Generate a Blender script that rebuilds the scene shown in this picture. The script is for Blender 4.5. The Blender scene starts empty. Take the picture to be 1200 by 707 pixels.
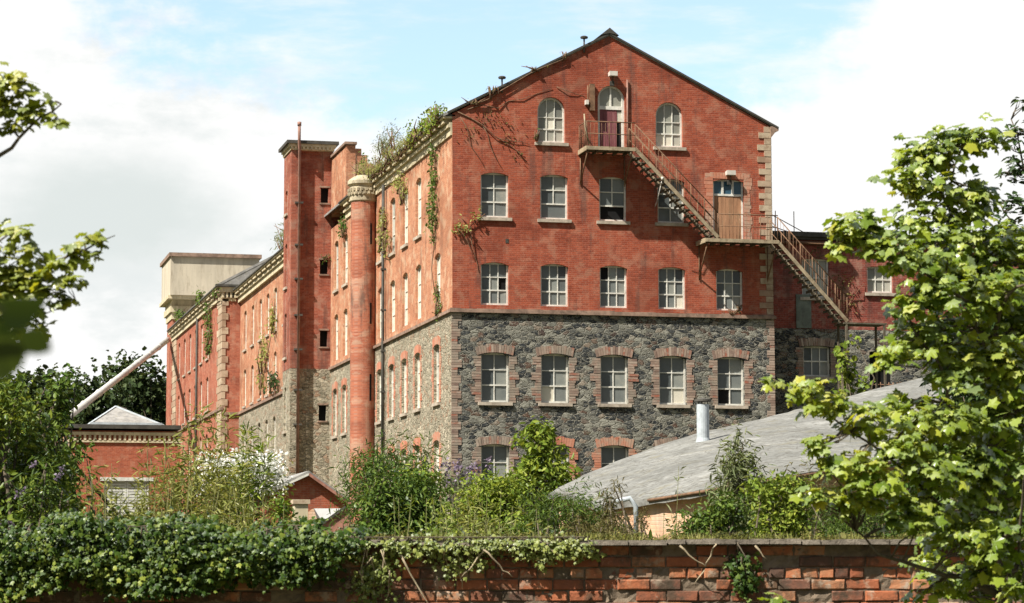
import bpy, math, random
import numpy as np
from mathutils import Vector, Matrix
from mathutils.geometry import tessellate_polygon

SEED = 11
random.seed(SEED)
RNG = np.random.default_rng(SEED)
sc = bpy.context.scene
COL = sc.collection
rad = math.radians

# ------------------------------------------------------------------ camera model
# world: X along the mill's gable front, Y into the mill, Z up; eye height is Z = 0
CAM = np.array([-20.69057, -96.24901, 0.0])
ROT = np.array([[0.97251493, -0.23283149, -0.0020505],
                [0.02306412, 0.10509231, -0.99419498],
                [0.23169539, 0.96682217, 0.10757389]])       # rows: right, down, forward
FPX = 3000.0
FH = np.array([0.2330, 0.9725, 0.0])                            # level forward
RH = np.array([0.9725, -0.2330, 0.0])                           # level right


def at(px, py, d):
    """point of the place that lies d metres along the view axis at photo position px,py"""
    r = ROT.T @ np.array([px - 600.0, py - 353.5, FPX])
    return CAM + r / FPX * d


def ground_z(x, y):
    d = (x - CAM[0]) * FH[0] + (y - CAM[1]) * FH[1]
    return float(np.interp(d, [-50, 18.6, 26, 40, 60, 95, 150, 260, 700],
                           [-1.6, -1.6, -0.9, 0.1, 0.9, 2.0, 3.2, 5.0, 6.0]))


# ------------------------------------------------------------------ object helpers
def prop(o, label=None, cat=None, group=None, kind=None):
    if label: o['label'] = label
    if cat: o['category'] = cat
    if group: o['group'] = group
    if kind: o['kind'] = kind
    return o


def thing(name, label, cat, loc, group=None):
    o = bpy.data.objects.new(name, None)
    COL.objects.link(o)
    o.location = loc
    o.empty_display_size = 0.3
    return prop(o, label, cat, group)


def root_loc(o):
    l = Vector((0, 0, 0))
    while o is not None:
        l += Vector(o.location)
        o = o.parent
    return np.array(l)


def link_mesh(name, me, mats, parent):
    for m in (mats if isinstance(mats, (list, tuple)) else [mats]):
        me.materials.append(m)
    o = bpy.data.objects.new(name, me)
    COL.objects.link(o)
    if parent is not None:
        o.parent = parent
    return o


class MB:
    """collects faces in world coordinates and links them as ONE mesh object"""

    def __init__(s):
        s.v, s.f, s.m, s.sm = [], [], [], []

    def add(s, pts, faces, m=0, smooth=False):
        b = len(s.v)
        s.v += [tuple(float(c) for c in p) for p in pts]
        for f in faces:
            s.f.append(tuple(b + i for i in f)); s.m.append(m); s.sm.append(smooth)

    def quad(s, a, b, c, d, m=0):
        s.add([a, b, c, d], [(0, 1, 2, 3)], m)

    def box(s, x0, x1, y0, y1, z0, z1, m=0):
        p = [(x, y, z) for z in (z0, z1) for y in (y0, y1) for x in (x0, x1)]
        s.add(p, [(0, 2, 3, 1), (4, 5, 7, 6), (0, 1, 5, 4), (2, 6, 7, 3), (0, 4, 6, 2), (1, 3, 7, 5)], m)

    def mbox(s, mp, u0, u1, v0, v1, d0, d1, m=0):
        p = [mp(u, v, d) for d in (d0, d1) for v in (v0, v1) for u in (u0, u1)]
        s.add(p, [(0, 2, 3, 1), (4, 5, 7, 6), (0, 1, 5, 4), (2, 6, 7, 3), (0, 4, 6, 2), (1, 3, 7, 5)], m)

    def beam(s, p, q, w, h, m=0, up=(0, 0, 1)):
        p, q = np.array(p, float), np.array(q, float)
        t = q - p; t /= np.linalg.norm(t)
        sd = np.cross(t, up); sd /= np.linalg.norm(sd)
        u = np.cross(sd, t)
        pts = [o + sd * a * w / 2 + u * b * h / 2 for o in (p, q) for (a, b) in ((-1, -1), (1, -1), (1, 1), (-1, 1))]
        s.add(pts, [(0, 1, 2, 3), (7, 6, 5, 4), (0, 4, 5, 1), (1, 5, 6, 2), (2, 6, 7, 3), (3, 7, 4, 0)], m)

    def tube(s, pts, radii, n=7, m=0):
        pts = [np.array(p, float) for p in pts]
        if not isinstance(radii, (list, tuple, np.ndarray)): radii = [radii] * len(pts)
        rings = []
        for i, p in enumerate(pts):
            t = pts[min(i + 1, len(pts) - 1)] - pts[max(i - 1, 0)]
            t = t / (np.linalg.norm(t) + 1e-9)
            ref = np.array([0, 0, 1.0]) if abs(t[2]) < 0.9 else np.array([1.0, 0, 0])
            a = np.cross(t, ref); a /= np.linalg.norm(a); b = np.cross(t, a)
            rings.append([p + radii[i] * (a * math.cos(k * 2 * math.pi / n) + b * math.sin(k * 2 * math.pi / n)) for k in range(n)])
        P = [x for r in rings for x in r]
        F = []
        for i in range(len(pts) - 1):
            for k in range(n):
                F.append((i * n + k, i * n + (k + 1) % n, (i + 1) * n + (k + 1) % n, (i + 1) * n + k))
        F.append(tuple(range(n))[::-1]); F.append(tuple((len(pts) - 1) * n + k for k in range(n)))
        s.add(P, F, m, True)

    def lathe(s, cx, cy, prof, n=28, m=0):
        P = [(cx + r * math.cos(k * 2 * math.pi / n), cy + r * math.sin(k * 2 * math.pi / n), z) for r, z in prof for k in range(n)]
        F = [(i * n + k, i * n + (k + 1) % n, (i + 1) * n + (k + 1) % n, (i + 1) * n + k) for i in range(len(prof) - 1) for k in range(n)]
        s.add(P, F, m, False)

    def prism(s, poly, mp, d0, d1, m=0):
        n = len(poly)
        P = [mp(u, v, d0) for u, v in poly] + [mp(u, v, d1) for u, v in poly]
        F = [tuple(range(n)), tuple(range(2 * n - 1, n - 1, -1))] + [(i, (i + 1) % n, n + (i + 1) % n, n + i) for i in range(n)]
        s.add(P, F, m)

    def wall(s, poly, holes, mp, reveal=0.22, m=0, mrev=None):
        """a wall sheet with real openings and reveals running inwards"""
        loops = [poly] + holes
        tris = tessellate_polygon([[Vector((u, v, 0)) for u, v in lp] for lp in loops])
        flat = [p for lp in loops for p in lp]
        s.add([mp(u, v, 0) for u, v in flat], [tuple(t) for t in tris], m)
        for h in holes:
            n = len(h)
            P = [mp(u, v, 0) for u, v in h] + [mp(u, v, reveal) for u, v in h]
            s.add(P, [(i, (i + 1) % n, n + (i + 1) % n, n + i) for i in range(n)], m if mrev is None else mrev)

    def build(s, name, mats, parent=None):
        off = root_loc(parent)
        me = bpy.data.meshes.new(name)
        me.from_pydata([(a - off[0], b - off[1], c - off[2]) for a, b, c in s.v], [], s.f)
        if any(s.m): me.polygons.foreach_set('material_index', s.m)
        me.polygons.foreach_set('use_smooth', s.sm)
        me.update()
        return link_mesh(name, me, mats, parent)


def PY(y):
    return lambda u, v, d: (u, y + d, v)      # a wall facing the camera (-Y)


def PX(x):
    return lambda u, v, d: (x + d, u, v)      # a wall facing left (-X)


def PXr(x):
    return lambda u, v, d: (x - d, u, v)      # a wall facing right (+X)


# ------------------------------------------------------------------ node materials
class NT:
    def __init__(s, name):
        s.mat = bpy.data.materials.new(name)
        s.mat.use_nodes = True
        s.t = s.mat.node_tree
        s.t.nodes.clear()
        s.out = s.t.nodes.new('ShaderNodeOutputMaterial')

    def n(s, typ, ins=None, **kw):
        nd = s.t.nodes.new('ShaderNode' + typ)
        for k, v in kw.items(): setattr(nd, k, v)
        for k, v in (ins or {}).items(): s.set(nd.inputs[k], v)
        return nd

    def set(s, sock, v):
        if isinstance(v, bpy.types.NodeSocket): s.t.links.new(v, sock)
        elif isinstance(v, (tuple, list)) and len(v) == 3 and sock.type == 'RGBA': sock.default_value = (*v, 1)
        else: sock.default_value = v

    def math(s, op, a, b=0.0, c=0.0, clamp=False):
        nd = s.n('Math', {0: a, 1: b}, operation=op, use_clamp=clamp)
        if op in ('MULTIPLY_ADD', 'SMOOTH_MIN'): s.set(nd.inputs[2], c)
        return nd.outputs[0]

    def mix(s, f, a, b, blend='MIX'):
        nd = s.n('Mix', data_type='RGBA', blend_type=blend)
        s.set(nd.inputs['Factor'], f); s.set(nd.inputs[6], a); s.set(nd.inputs[7], b)
        return nd.outputs[2]

    def ramp(s, f, stops):
        nd = s.n('ValToRGB', {'Fac': f})
        e = nd.color_ramp.elements
        while len(e) < len(stops): e.new(0.5)
        for el, (p, c) in zip(e, stops):
            el.position = p
            el.color = (*(c if isinstance(c, (tuple, list)) else (c, c, c)), 1)
        return nd.outputs[0]

    def step(s, v, lo, hi):
        nd = s.n('MapRange', {'Value': v, 'From Min': lo, 'From Max': hi}, interpolation_type='SMOOTHSTEP')
        return nd.outputs[0]

    def noise(s, vec, scale, detail=4, rough=0.55, dist=0.0):
        return s.n('TexNoise', {'Vector': vec, 'Scale': scale, 'Detail': detail, 'Roughness': rough, 'Distortion': dist}).outputs[0]

    def obj(s):
        return s.n('TexCoord').outputs['Object']

    def sep(s, v):
        return s.n('SeparateXYZ', {0: v}).outputs

    def comb(s, x=0.0, y=0.0, z=0.0):
        return s.n('CombineXYZ', {0: x, 1: y, 2: z}).outputs[0]

    def wallvec(s, ku=1.0, kv=1.0):
        o = s.sep(s.obj())
        u = s.math('ADD', o[0], o[1])
        return s.comb(s.math('MULTIPLY', u, ku), s.math('MULTIPLY', o[2], kv), 0.0), u, o[2]

    def bump(s, h, strength=0.5, dist=0.02):
        return s.n('Bump', {'Height': h, 'Strength': strength, 'Distance': dist}).outputs[0]

    def principled(s, color, rough=0.85, normal=None, spec=0.25, metal=0.0):
        p = s.n('BsdfPrincipled', {'Base Color': color, 'Roughness': rough, 'Metallic': metal, 'Specular IOR Level': spec})
        if normal is not None: s.set(p.inputs['Normal'], normal)
        s.t.links.new(p.outputs[0], s.out.inputs[0])
        return s.mat


def mat_brick(name, base, dark, pale, pale_amt=0.35, dirt=0.35, painted=None, seed=0.0):
    t = NT(name)
    vec, u, v = t.wallvec()
    vec = t.n('VectorMath', {0: vec, 1: (seed, seed * 1.7, 0)}, operation='ADD').outputs[0]
    br = t.n('TexBrick', {'Vector': vec, 'Color1': (0.25,) * 3, 'Color2': (0.8,) * 3, 'Mortar': (0.5,) * 3, 'Scale': 1.0,
                          'Mortar Size': 0.011, 'Mortar Smooth': 0.3, 'Bias': 0.0, 'Brick Width': 0.228, 'Row Height': 0.078})
    per = t.n('SeparateColor', {0: br.outputs[0]}).outputs[0]
    cells = t.n('TexWhiteNoise', {'Vector': t.n('VectorMath', {0: vec, 1: (0.228, 0.078, 1)}, operation='SNAP').outputs[0]}, noise_dimensions='2D').outputs[0]
    big = t.noise(vec, 0.35, 5, 0.6)
    mid = t.noise(vec, 1.6, 5, 0.65)
    fine = t.noise(vec, 9.0, 3, 0.7)
    c = t.mix(t.math('MULTIPLY', t.step(cells, 0.15, 0.95), 0.7), base, dark)
    c = t.mix(t.math('MULTIPLY', t.step(fine, 0.5, 0.75), 0.35), c, pale)
    c = t.mix(t.math('MULTIPLY', t.step(mid, 0.5, 0.62), pale_amt), c, pale)
    m3 = t.noise(t.n('VectorMath', {0: vec, 1: (2.2, 4.5, 1)}, operation='MULTIPLY').outputs[0], 1.3, 6, 0.75)
    c = t.mix(t.math('MULTIPLY', t.step(m3, 0.42, 0.25), 0.6), c, tuple(k * 0.45 for k in dark))
    c = t.mix(t.math('MULTIPLY', t.step(m3, 0.56, 0.72), 0.7), c, tuple(0.6 * k + 0.5 * b for k, b in zip(pale, base)))
    c = t.mix(t.math('MULTIPLY', br.outputs['Fac'], 0.24), c, tuple(0.55 * p + 0.12 for p in pale))
    if painted is not None:
        pc, hmin, hmax, u0, u1 = painted
        f = t.math('MULTIPLY', t.step(t.math('ADD', u, t.math('MULTIPLY', t.math('SUBTRACT', mid, 0.5), 3.0)), u0, u1),
                   t.step(t.math('ADD', v, t.math('MULTIPLY', t.math('SUBTRACT', big, 0.5), 3.0)), hmax, hmin))
        pcv = t.mix(t.step(mid, 0.35, 0.7), pc, tuple(k * 0.72 for k in pc))
        c = t.mix(t.math('MULTIPLY', f, 0.85), c, pcv)
    # rain streaks and soot, long and vertical
    sv = t.comb(t.math('MULTIPLY', u, 1.3), t.math('MULTIPLY', v, 0.16), seed)
    st = t.noise(sv, 1.5, 5, 0.65)
    c = t.mix(t.math('MULTIPLY', t.step(st, 0.53, 0.66), dirt), c, (0.085, 0.06, 0.05))
    c = t.mix(t.math('MULTIPLY', t.step(st, 0.46, 0.3), dirt * 0.6), c, pale)
    bl = t.noise(vec, 0.8, 6, 0.72)
    c = t.mix(t.math('MULTIPLY', t.step(bl, 0.56, 0.66), 0.45), c, tuple(0.65 * p for p in pale))
    c = t.mix(t.math('MULTIPLY', t.step(bl, 0.42, 0.32), 0.5), c, tuple(k * 0.55 for k in dark))
    c = t.mix(t.math('MULTIPLY', t.step(big, 0.52, 0.62), 0.4), c, tuple(k * 0.65 for k in dark))
    h = t.math('SUBTRACT', t.math('MULTIPLY', fine, 0.5), br.outputs['Fac'])
    return t.principled(c, 0.9, t.bump(h, 0.6, 0.012), 0.15)


def mat_rubble(name, darks, lights, mortar, warm=0.3):
    t = NT(name)
    vec, u, v = t.wallvec(1.0, 1.75)
    wob = t.n('TexNoise', {'Vector': vec, 'Scale': 5.0, 'Detail': 4}).outputs[1]
    wv = t.n('VectorMath', {0: vec, 1: t.n('VectorMath', {0: wob, 'Scale': 0.34}, operation='SCALE').outputs[0]}, operation='ADD').outputs[0]
    vo = t.n('TexVoronoi', {'Vector': wv, 'Scale': 3.5, 'Randomness': 1.0}, voronoi_dimensions='2D')
    ed = t.n('TexVoronoi', {'Vector': wv, 'Scale': 3.5, 'Randomness': 1.0}, voronoi_dimensions='2D', feature='DISTANCE_TO_EDGE').outputs[0]
    cs = t.n('SeparateColor', {0: vo.outputs['Color']}).outputs
    fine = t.noise(vec, 8.0, 5, 0.7)
    big = t.noise(vec, 0.55, 4, 0.6)
    k = t.math('ADD', t.math('MULTIPLY', cs[0], 0.7), t.math('MULTIPLY', big, 0.45))
    c = t.ramp(k, [(0.16, darks), (0.5, tuple(2.1 * d for d in darks)), (0.77, tuple(0.6 * l for l in lights)), (1.0, lights)])
    c = t.mix(t.math('MULTIPLY', t.step(cs[1], 0.78, 0.95), warm), c, (0.28, 0.14, 0.08))
    c = t.mix(t.math('MULTIPLY', t.step(fine, 0.46, 0.68), 0.75), c, lights)
    mo = t.step(t.math('ADD', ed, t.math('MULTIPLY', t.math('SUBTRACT', fine, 0.5), 0.10)), 0.075, 0.02)
    c = t.mix(t.math('MULTIPLY', mo, t.math('MULTIPLY_ADD', big, 1.2, 0.05, clamp=True)), c, mortar)
    c = t.mix(t.math('MULTIPLY', t.step(t.noise(vec, 1.3, 5, 0.7), 0.58, 0.75), 0.35), c, (0.12, 0.13, 0.06))
    h = t.math('ADD', t.step(ed, 0.0, 0.16), t.math('MULTIPLY', fine, 0.6))
    return t.principled(c, 0.92, t.bump(h, 1.0, 0.09), 0.12)


def mat_plain(name, base, var=0.25, scale=3.0, rough=0.85, dirt=None, dirt_amt=0.4, metal=0.0, spec=0.2, bump=0.3, streak=False):
    t = NT(name)
    o = t.obj()
    vec = o
    if streak:
        q = t.sep(o)
        vec = t.comb(t.math('MULTIPLY', q[0], 1.6), t.math('MULTIPLY', q[1], 1.6), t.math('MULTIPLY', q[2], 0.3))
    n1 = t.noise(vec, scale, 5, 0.65)
    n2 = t.noise(o, scale * 6, 4, 0.7)
    c = t.mix(t.step(n1, 0.3, 0.7), tuple(b * (1 - var) for b in base), tuple(min(1, b * (1 + var)) for b in base))
    if dirt is not None:
        c = t.mix(t.math('MULTIPLY', t.step(t.noise(vec, scale * 1.7, 5, 0.7), 0.5, 0.72), dirt_amt), c, dirt)
        c = t.mix(t.math('MULTIPLY', t.step(n2, 0.55, 0.75), dirt_amt * 0.5), c, dirt)
    return t.principled(c, rough, t.bump(n2, bump, 0.01), spec, metal)


def mat_island(name, stops, rough=0.85, grime=None, spec=0.2, bump=0.6, scale=20.0):
    """each brick, slate or pane of the mesh takes its own tone"""
    t = NT(name)
    g = t.n('NewGeometry')
    o = t.obj()
    fine = t.noise(o, scale, 5, 0.7)
    k = t.math('ADD', g.outputs['Random Per Island'], t.math('MULTIPLY', t.math('SUBTRACT', fine, 0.5), 0.9))
    c = t.ramp(k, stops)
    if grime is not None:
        c = t.mix(t.math('MULTIPLY', t.step(t.noise(o, scale * 0.22, 6, 0.75), 0.47, 0.6), 0.8), c, grime)
        c = t.mix(t.math('MULTIPLY', t.step(t.noise(o, scale * 0.5, 6, 0.75), 0.55, 0.63), 0.5), c, (0.36, 0.28, 0.21))
        c = t.mix(t.math('MULTIPLY', t.step(fine, 0.55, 0.75), 0.35), c, (0.42, 0.34, 0.27))
    return t.principled(c, rough, t.bump(fine, bump, 0.012), spec)


def mat_glass(name, stops, rough=0.12):
    t = NT(name)
    g = t.n('NewGeometry')
    o = t.obj()
    n = t.noise(o, 2.5, 4, 0.6)
    k = t.math('ADD', g.outputs['Random Per Island'], t.math('MULTIPLY', t.math('SUBTRACT', n, 0.5), 0.3))
    c = t.ramp(k, stops)
    nz = t.bump(t.noise(o, 1.2, 2), 0.15, 0.05)
    return t.principled(c, rough, nz, 0.5)


def mat_leaf(name, stops, trans=0.35, gloss=0.06, tint=(1.25, 1.15, 0.45)):
    t = NT(name)
    g = t.n('NewGeometry')
    o = t.obj()
    n = t.noise(o, 1.3, 3, 0.6)
    k = t.math('ADD', t.math('MULTIPLY', g.outputs['Random Per Island'], 0.66), t.math('MULTIPLY', t.step(n, 0.3, 0.7), 0.34))
    c = t.ramp(k, stops)
    dif = t.n('BsdfDiffuse', {'Color': c}).outputs[0]
    tc = t.mix(1.0, c, tint, 'MULTIPLY')
    tr = t.n('BsdfTranslucent', {'Color': tc}).outputs[0]
    m = t.n('MixShader', {0: trans, 1: dif, 2: tr}).outputs[0]
    gl = t.n('BsdfGlossy', {'Color': (1, 1, 1), 'Roughness': 0.38}).outputs[0]
    lw = t.n('LayerWeight', {'Blend': 0.25}).outputs['Fresnel']
    f = t.math('MULTIPLY', lw, gloss * 4, clamp=True)
    mm = t.n('MixShader', {0: f, 1: m, 2: gl}).outputs[0]
    t.t.links.new(mm, t.out.inputs[0])
    return t.mat


M = {}
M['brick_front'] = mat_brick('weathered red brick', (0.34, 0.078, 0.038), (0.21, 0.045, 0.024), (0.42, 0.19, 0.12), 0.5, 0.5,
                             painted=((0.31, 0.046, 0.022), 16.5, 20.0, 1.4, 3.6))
M['brick_side'] = mat_brick('side brick with painted sunlight', (0.47, 0.205, 0.11), (0.34, 0.135, 0.075), (0.55, 0.38, 0.25), 0.7, 0.4, seed=3.1)  # peach lightness of the sunny side is put into the brick colour
M['brick_turret'] = mat_brick('turret brick', (0.40, 0.135, 0.075), (0.26, 0.08, 0.048), (0.45, 0.29, 0.2), 0.6, 0.7, seed=12.3)
M['brick_tower'] = mat_brick('stair tower brick', (0.32, 0.09, 0.05), (0.2, 0.052, 0.032), (0.42, 0.25, 0.18), 0.45, 0.55, seed=7.7)
M['brick_far'] = mat_brick('far wing brick', (0.40, 0.125, 0.07), (0.27, 0.075, 0.045), (0.47, 0.29, 0.2), 0.4, 0.3, seed=5.2)
M['brick_annex'] = mat_brick('dark annexe brick', (0.27, 0.06, 0.04), (0.15, 0.035, 0.026), (0.45, 0.27, 0.2), 0.35, 0.5, seed=9.2)
M['brick_out'] = mat_brick('outbuilding brick', (0.38, 0.1, 0.05), (0.28, 0.065, 0.034), (0.5, 0.28, 0.18), 0.25, 0.2, seed=1.2)
M['brick_shed'] = mat_brick('pale pink shed brick', (0.62, 0.38, 0.24), (0.52, 0.29, 0.18), (0.64, 0.5, 0.37), 0.5, 0.25, seed=2.2)
M['dressing'] = mat_island('brick dressings', [(0.0, (0.19, 0.125, 0.1)), (0.35, (0.30, 0.215, 0.165)), (0.8, (0.40, 0.315, 0.25)), (0.96, (0.28, 0.14, 0.1)), (1.0, (0.32, 0.11, 0.07))], 0.9, (0.25, 0.215, 0.17), scale=4.0)
M['dressing_red'] = mat_island('red brick dressings', [(0.0, (0.45, 0.17, 0.1)), (0.5, (0.5, 0.24, 0.16)), (1.0, (0.42, 0.14, 0.08))], 0.9, (0.4, 0.3, 0.22), scale=4.0)
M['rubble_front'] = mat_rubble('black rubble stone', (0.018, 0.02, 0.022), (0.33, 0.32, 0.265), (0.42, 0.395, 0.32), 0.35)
M['rubble_side'] = mat_rubble('side rubble with painted sunlight', (0.14, 0.125, 0.09), (0.56, 0.49, 0.365), (0.6, 0.53, 0.4), 0.65)  # same stone as the front, lightened in colour to look sunlit
M['cream'] = mat_plain('cream stone', (0.56, 0.48, 0.325), 0.2, 1.2, 0.85, (0.2, 0.16, 0.1), 0.65, streak=True)
M['quoin'] = mat_island('cream quoin blocks', [(0.0, (0.40, 0.30, 0.21)), (0.5, (0.5, 0.41, 0.29)), (1.0, (0.34, 0.22, 0.15))], 0.88, (0.26, 0.17, 0.11), scale=3.0)
M['string'] = mat_plain('sandstone band', (0.26, 0.175, 0.13), 0.35, 2.5, 0.9, (0.09, 0.07, 0.055), 0.7)
M['capstone'] = mat_plain('weathered turret stone', (0.40, 0.34, 0.235), 0.3, 2.2, 0.9, (0.13, 0.11, 0.075), 0.75)
M['concrete'] = mat_plain('stained concrete', (0.50, 0.44, 0.34), 0.15, 0.7, 0.9, (0.26, 0.21, 0.15), 0.65, streak=True)
M['darkedge'] = mat_plain('sooty lead and gutter iron', (0.07, 0.065, 0.055), 0.3, 2.0, 0.7)
M['slate'] = mat_plain('grey slate', (0.25, 0.24, 0.225), 0.3, 2.5, 0.75, (0.28, 0.26, 0.2), 0.5)
M['paint'] = mat_plain('flaking white paint', (0.66, 0.64, 0.57), 0.15, 4.0, 0.6, (0.36, 0.3, 0.22), 0.5)
M['sill'] = mat_plain('dirty stone sill', (0.40, 0.34, 0.27), 0.25, 3.0, 0.9, (0.15, 0.12, 0.09), 0.5)
GL = [(0.0, (0.02, 0.026, 0.028)), (0.3, (0.07, 0.08, 0.08)), (0.7, (0.145, 0.158, 0.15)), (0.92, (0.24, 0.25, 0.225)), (1.0, (0.33, 0.32, 0.27))]
M['glass'] = mat_glass('dusty dark glass', GL)
M['glass_blue'] = mat_glass('blue painted glass', [(0.0, (0.02, 0.06, 0.1)), (1.0, (0.06, 0.13, 0.17))])
M['glass_pale'] = mat_glass('pale dusty panes with painted glare', [(0.0, (0.30, 0.28, 0.22)), (0.35, (0.52, 0.48, 0.38)), (1.0, (0.7, 0.66, 0.55))], 0.4)  # on the side windows the whiteness stands in for sky reflection
M['glass_grey'] = mat_glass('grime grey panes', [(0.0, (0.1, 0.11, 0.1)), (0.5, (0.24, 0.24, 0.2)), (1.0, (0.45, 0.44, 0.37))], 0.3)
M['black'] = mat_plain('unlit interior', (0.012, 0.012, 0.012), 0.2, 2.0, 0.95)
M['purple'] = mat_plain('faded maroon door paint', (0.18, 0.062, 0.068), 0.25, 3.0, 0.75, (0.33, 0.16, 0.15), 0.5, streak=True)
M['tanboard'] = mat_plain('weathered boarding', (0.34, 0.18, 0.1), 0.25, 3.0, 0.85, (0.24, 0.2, 0.12), 0.5, streak=True)
M['greydoor'] = mat_plain('grey green door paint', (0.16, 0.18, 0.15), 0.25, 2.0, 0.8, (0.07, 0.06, 0.05), 0.5)
M['rust'] = mat_plain('rusty iron', (0.17, 0.10, 0.06), 0.35, 5.0, 0.8, (0.28, 0.13, 0.06), 0.5)
M['ironpale'] = mat_plain('weathered steel channel', (0.31, 0.25, 0.165), 0.3, 3.0, 0.75, (0.12, 0.065, 0.035), 0.85)
M['tread'] = mat_plain('oxidised tread iron', (0.10, 0.085, 0.06), 0.35, 4.0, 0.85, (0.2, 0.15, 0.1), 0.4)
M['lampwhite'] = mat_plain('white lamp housing', (0.55, 0.51, 0.45), 0.1, 5.0, 0.5)
M['pinkpipe'] = mat_plain('red oxide pipe', (0.27, 0.15, 0.115), 0.25, 3.0, 0.7, (0.2, 0.1, 0.07), 0.4)
M['duct'] = mat_plain('galvanised duct', (0.5, 0.49, 0.46), 0.15, 0.6, 0.55, (0.24, 0.2, 0.15), 0.35)
M['flue'] = mat_plain('grey asbestos pipe', (0.40, 0.44, 0.46), 0.15, 4.0, 0.7, (0.25, 0.25, 0.24), 0.3)
M['white_board'] = mat_plain('white boarding', (0.80, 0.80, 0.78), 0.06, 3.0, 0.7, (0.5, 0.48, 0.42), 0.2)
M['redtile'] = mat_plain('red tiles', (0.32, 0.15, 0.11), 0.3, 6.0, 0.85, (0.3, 0.24, 0.18), 0.4)
M['stem'] = mat_plain('grey brown bark', (0.10, 0.08, 0.055), 0.35, 12.0, 0.9, (0.2, 0.18, 0.14), 0.4)
M['stem_green'] = mat_plain('green stalks', (0.13, 0.13, 0.05), 0.3, 12.0, 0.9)
M['stem_pale'] = mat_plain('pale dry stems', (0.32, 0.26, 0.17), 0.3, 12.0, 0.9)
M['vine'] = mat_plain('dead vine stems', (0.15, 0.09, 0.055), 0.3, 9.0, 0.9)
M['sheddoor'] = mat_plain('pale louvred doors', (0.58, 0.58, 0.54), 0.15, 5.0, 0.75, (0.35, 0.36, 0.3), 0.5)


def mat_shed_roof():
    t = NT('cracked felt roofing')
    o = t.obj()
    n = t.noise(o, 0.5, 6, 0.65)
    fine = t.noise(o, 6.0, 6, 0.75)
    wob = t.n('TexNoise', {'Vector': o, 'Scale': 1.1, 'Detail': 3}).outputs[1]
    wv = t.n('VectorMath', {0: o, 1: t.n('VectorMath', {0: wob, 'Scale': 0.9}, operation='SCALE').outputs[0]}, operation='ADD').outputs[0]
    ed = t.n('TexVoronoi', {'Vector': wv, 'Scale': 1.1}, feature='DISTANCE_TO_EDGE').outputs[0]
    c = t.mix(t.step(n, 0.3, 0.7), (0.16, 0.16, 0.148), (0.26, 0.258, 0.238))
    c = t.mix(t.math('MULTIPLY', t.step(fine, 0.47, 0.58), 0.6), c, (0.10, 0.097, 0.085))
    c = t.mix(t.math('MULTIPLY', t.step(ed, 0.035, 0.0), 0.6), c, (0.075, 0.068, 0.055))
    c = t.mix(t.math('MULTIPLY', t.step(t.noise(o, 1.4, 5, 0.7), 0.54, 0.68), 0.5), c, (0.2, 0.18, 0.115))
    c = t.mix(t.math('MULTIPLY', t.step(t.noise(o, 0.9, 6, 0.75), 0.55, 0.66), 0.5), c, (0.38, 0.375, 0.35))
    c = t.mix(t.math('MULTIPLY', t.step(t.noise(o, 2.6, 6, 0.75), 0.58, 0.66), 0.6), c, (0.085, 0.08, 0.065))
    q = t.sep(o)
    lap = t.math('FRACT', t.math('ADD', t.math('MULTIPLY', t.math('ADD', q[0], t.math('MULTIPLY', q[1], .55)), 0.52), t.math('MULTIPLY', t.noise(o, 0.6, 2), 0.12)))
    c = t.mix(t.math('MULTIPLY', t.step(t.math('ABSOLUTE', t.math('SUBTRACT', lap, 0.5)), 0.03, 0.012), 0.35), c, (0.09, 0.085, 0.07))
    h = t.math('ADD', fine, t.math('MULTIPLY', n, 2.0))
    return t.principled(c, 0.9, t.bump(h, 0.6, 0.03), 0.15)


M['shedroof'] = mat_shed_roof()


def mat_ground():
    t = NT('rough grass and earth')
    o = t.obj()
    c = t.mix(t.step(t.noise(o, 0.35, 6, 0.65), 0.35, 0.65), (0.055, 0.075, 0.025), (0.14, 0.11, 0.07))
    c = t.mix(t.step(t.noise(o, 6.0, 5, 0.7), 0.4, 0.7), c, (0.05, 0.06, 0.02))
    return t.principled(c, 0.95, t.bump(t.noise(o, 9.0, 5, 0.7), 0.8, 0.05), 0.1)


M['ground'] = mat_ground()
# foliage
M['lf_syc'] = mat_leaf('sycamore leaf', [(0.0, (0.06, 0.115, 0.014)), (0.35, (0.16, 0.24, 0.024)), (0.75, (0.30, 0.37, 0.042)), (1.0, (0.46, 0.44, 0.055))], 0.44, 0.05)
M['lf_left'] = mat_leaf('yellow green maple leaf', [(0.0, (0.12, 0.17, 0.02)), (0.5, (0.27, 0.32, 0.035)), (1.0, (0.45, 0.42, 0.05))], 0.45, 0.04)
M['lf_ivy'] = mat_leaf('ivy leaf', [(0.0, (0.014, 0.03, 0.008)), (0.5, (0.04, 0.075, 0.013)), (0.8, (0.105, 0.15, 0.024)), (1.0, (0.26, 0.29, 0.05))], 0.18, 0.03)
M['lf_ivy_l'] = mat_leaf('pale ivy leaf', [(0.0, (0.09, 0.13, 0.03)), (0.5, (0.2, 0.24, 0.06)), (1.0, (0.34, 0.36, 0.1))], 0.28, 0.07)
M['lf_dark'] = mat_leaf('dark evergreen and shaded leaf', [(0.0, (0.018, 0.035, 0.014)), (0.6, (0.04, 0.07, 0.022)), (1.0, (0.075, 0.11, 0.03))], 0.15, 0.05)
M['lf_mid'] = mat_leaf('mid green leaf', [(0.0, (0.035, 0.07, 0.016)), (0.5, (0.08, 0.135, 0.026)), (1.0, (0.17, 0.225, 0.04))], 0.28, 0.05)
M['lf_edge'] = mat_leaf('edge shrub leaf', [(0.0, (0.035, 0.07, 0.014)), (0.5, (0.105, 0.16, 0.026)), (1.0, (0.28, 0.31, 0.05))], 0.3, 0.04)
M['lf_bright'] = mat_leaf('fresh green leaf', [(0.0, (0.07, 0.13, 0.02)), (0.5, (0.17, 0.235, 0.033)), (1.0, (0.33, 0.36, 0.06))], 0.3, 0.05)
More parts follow.
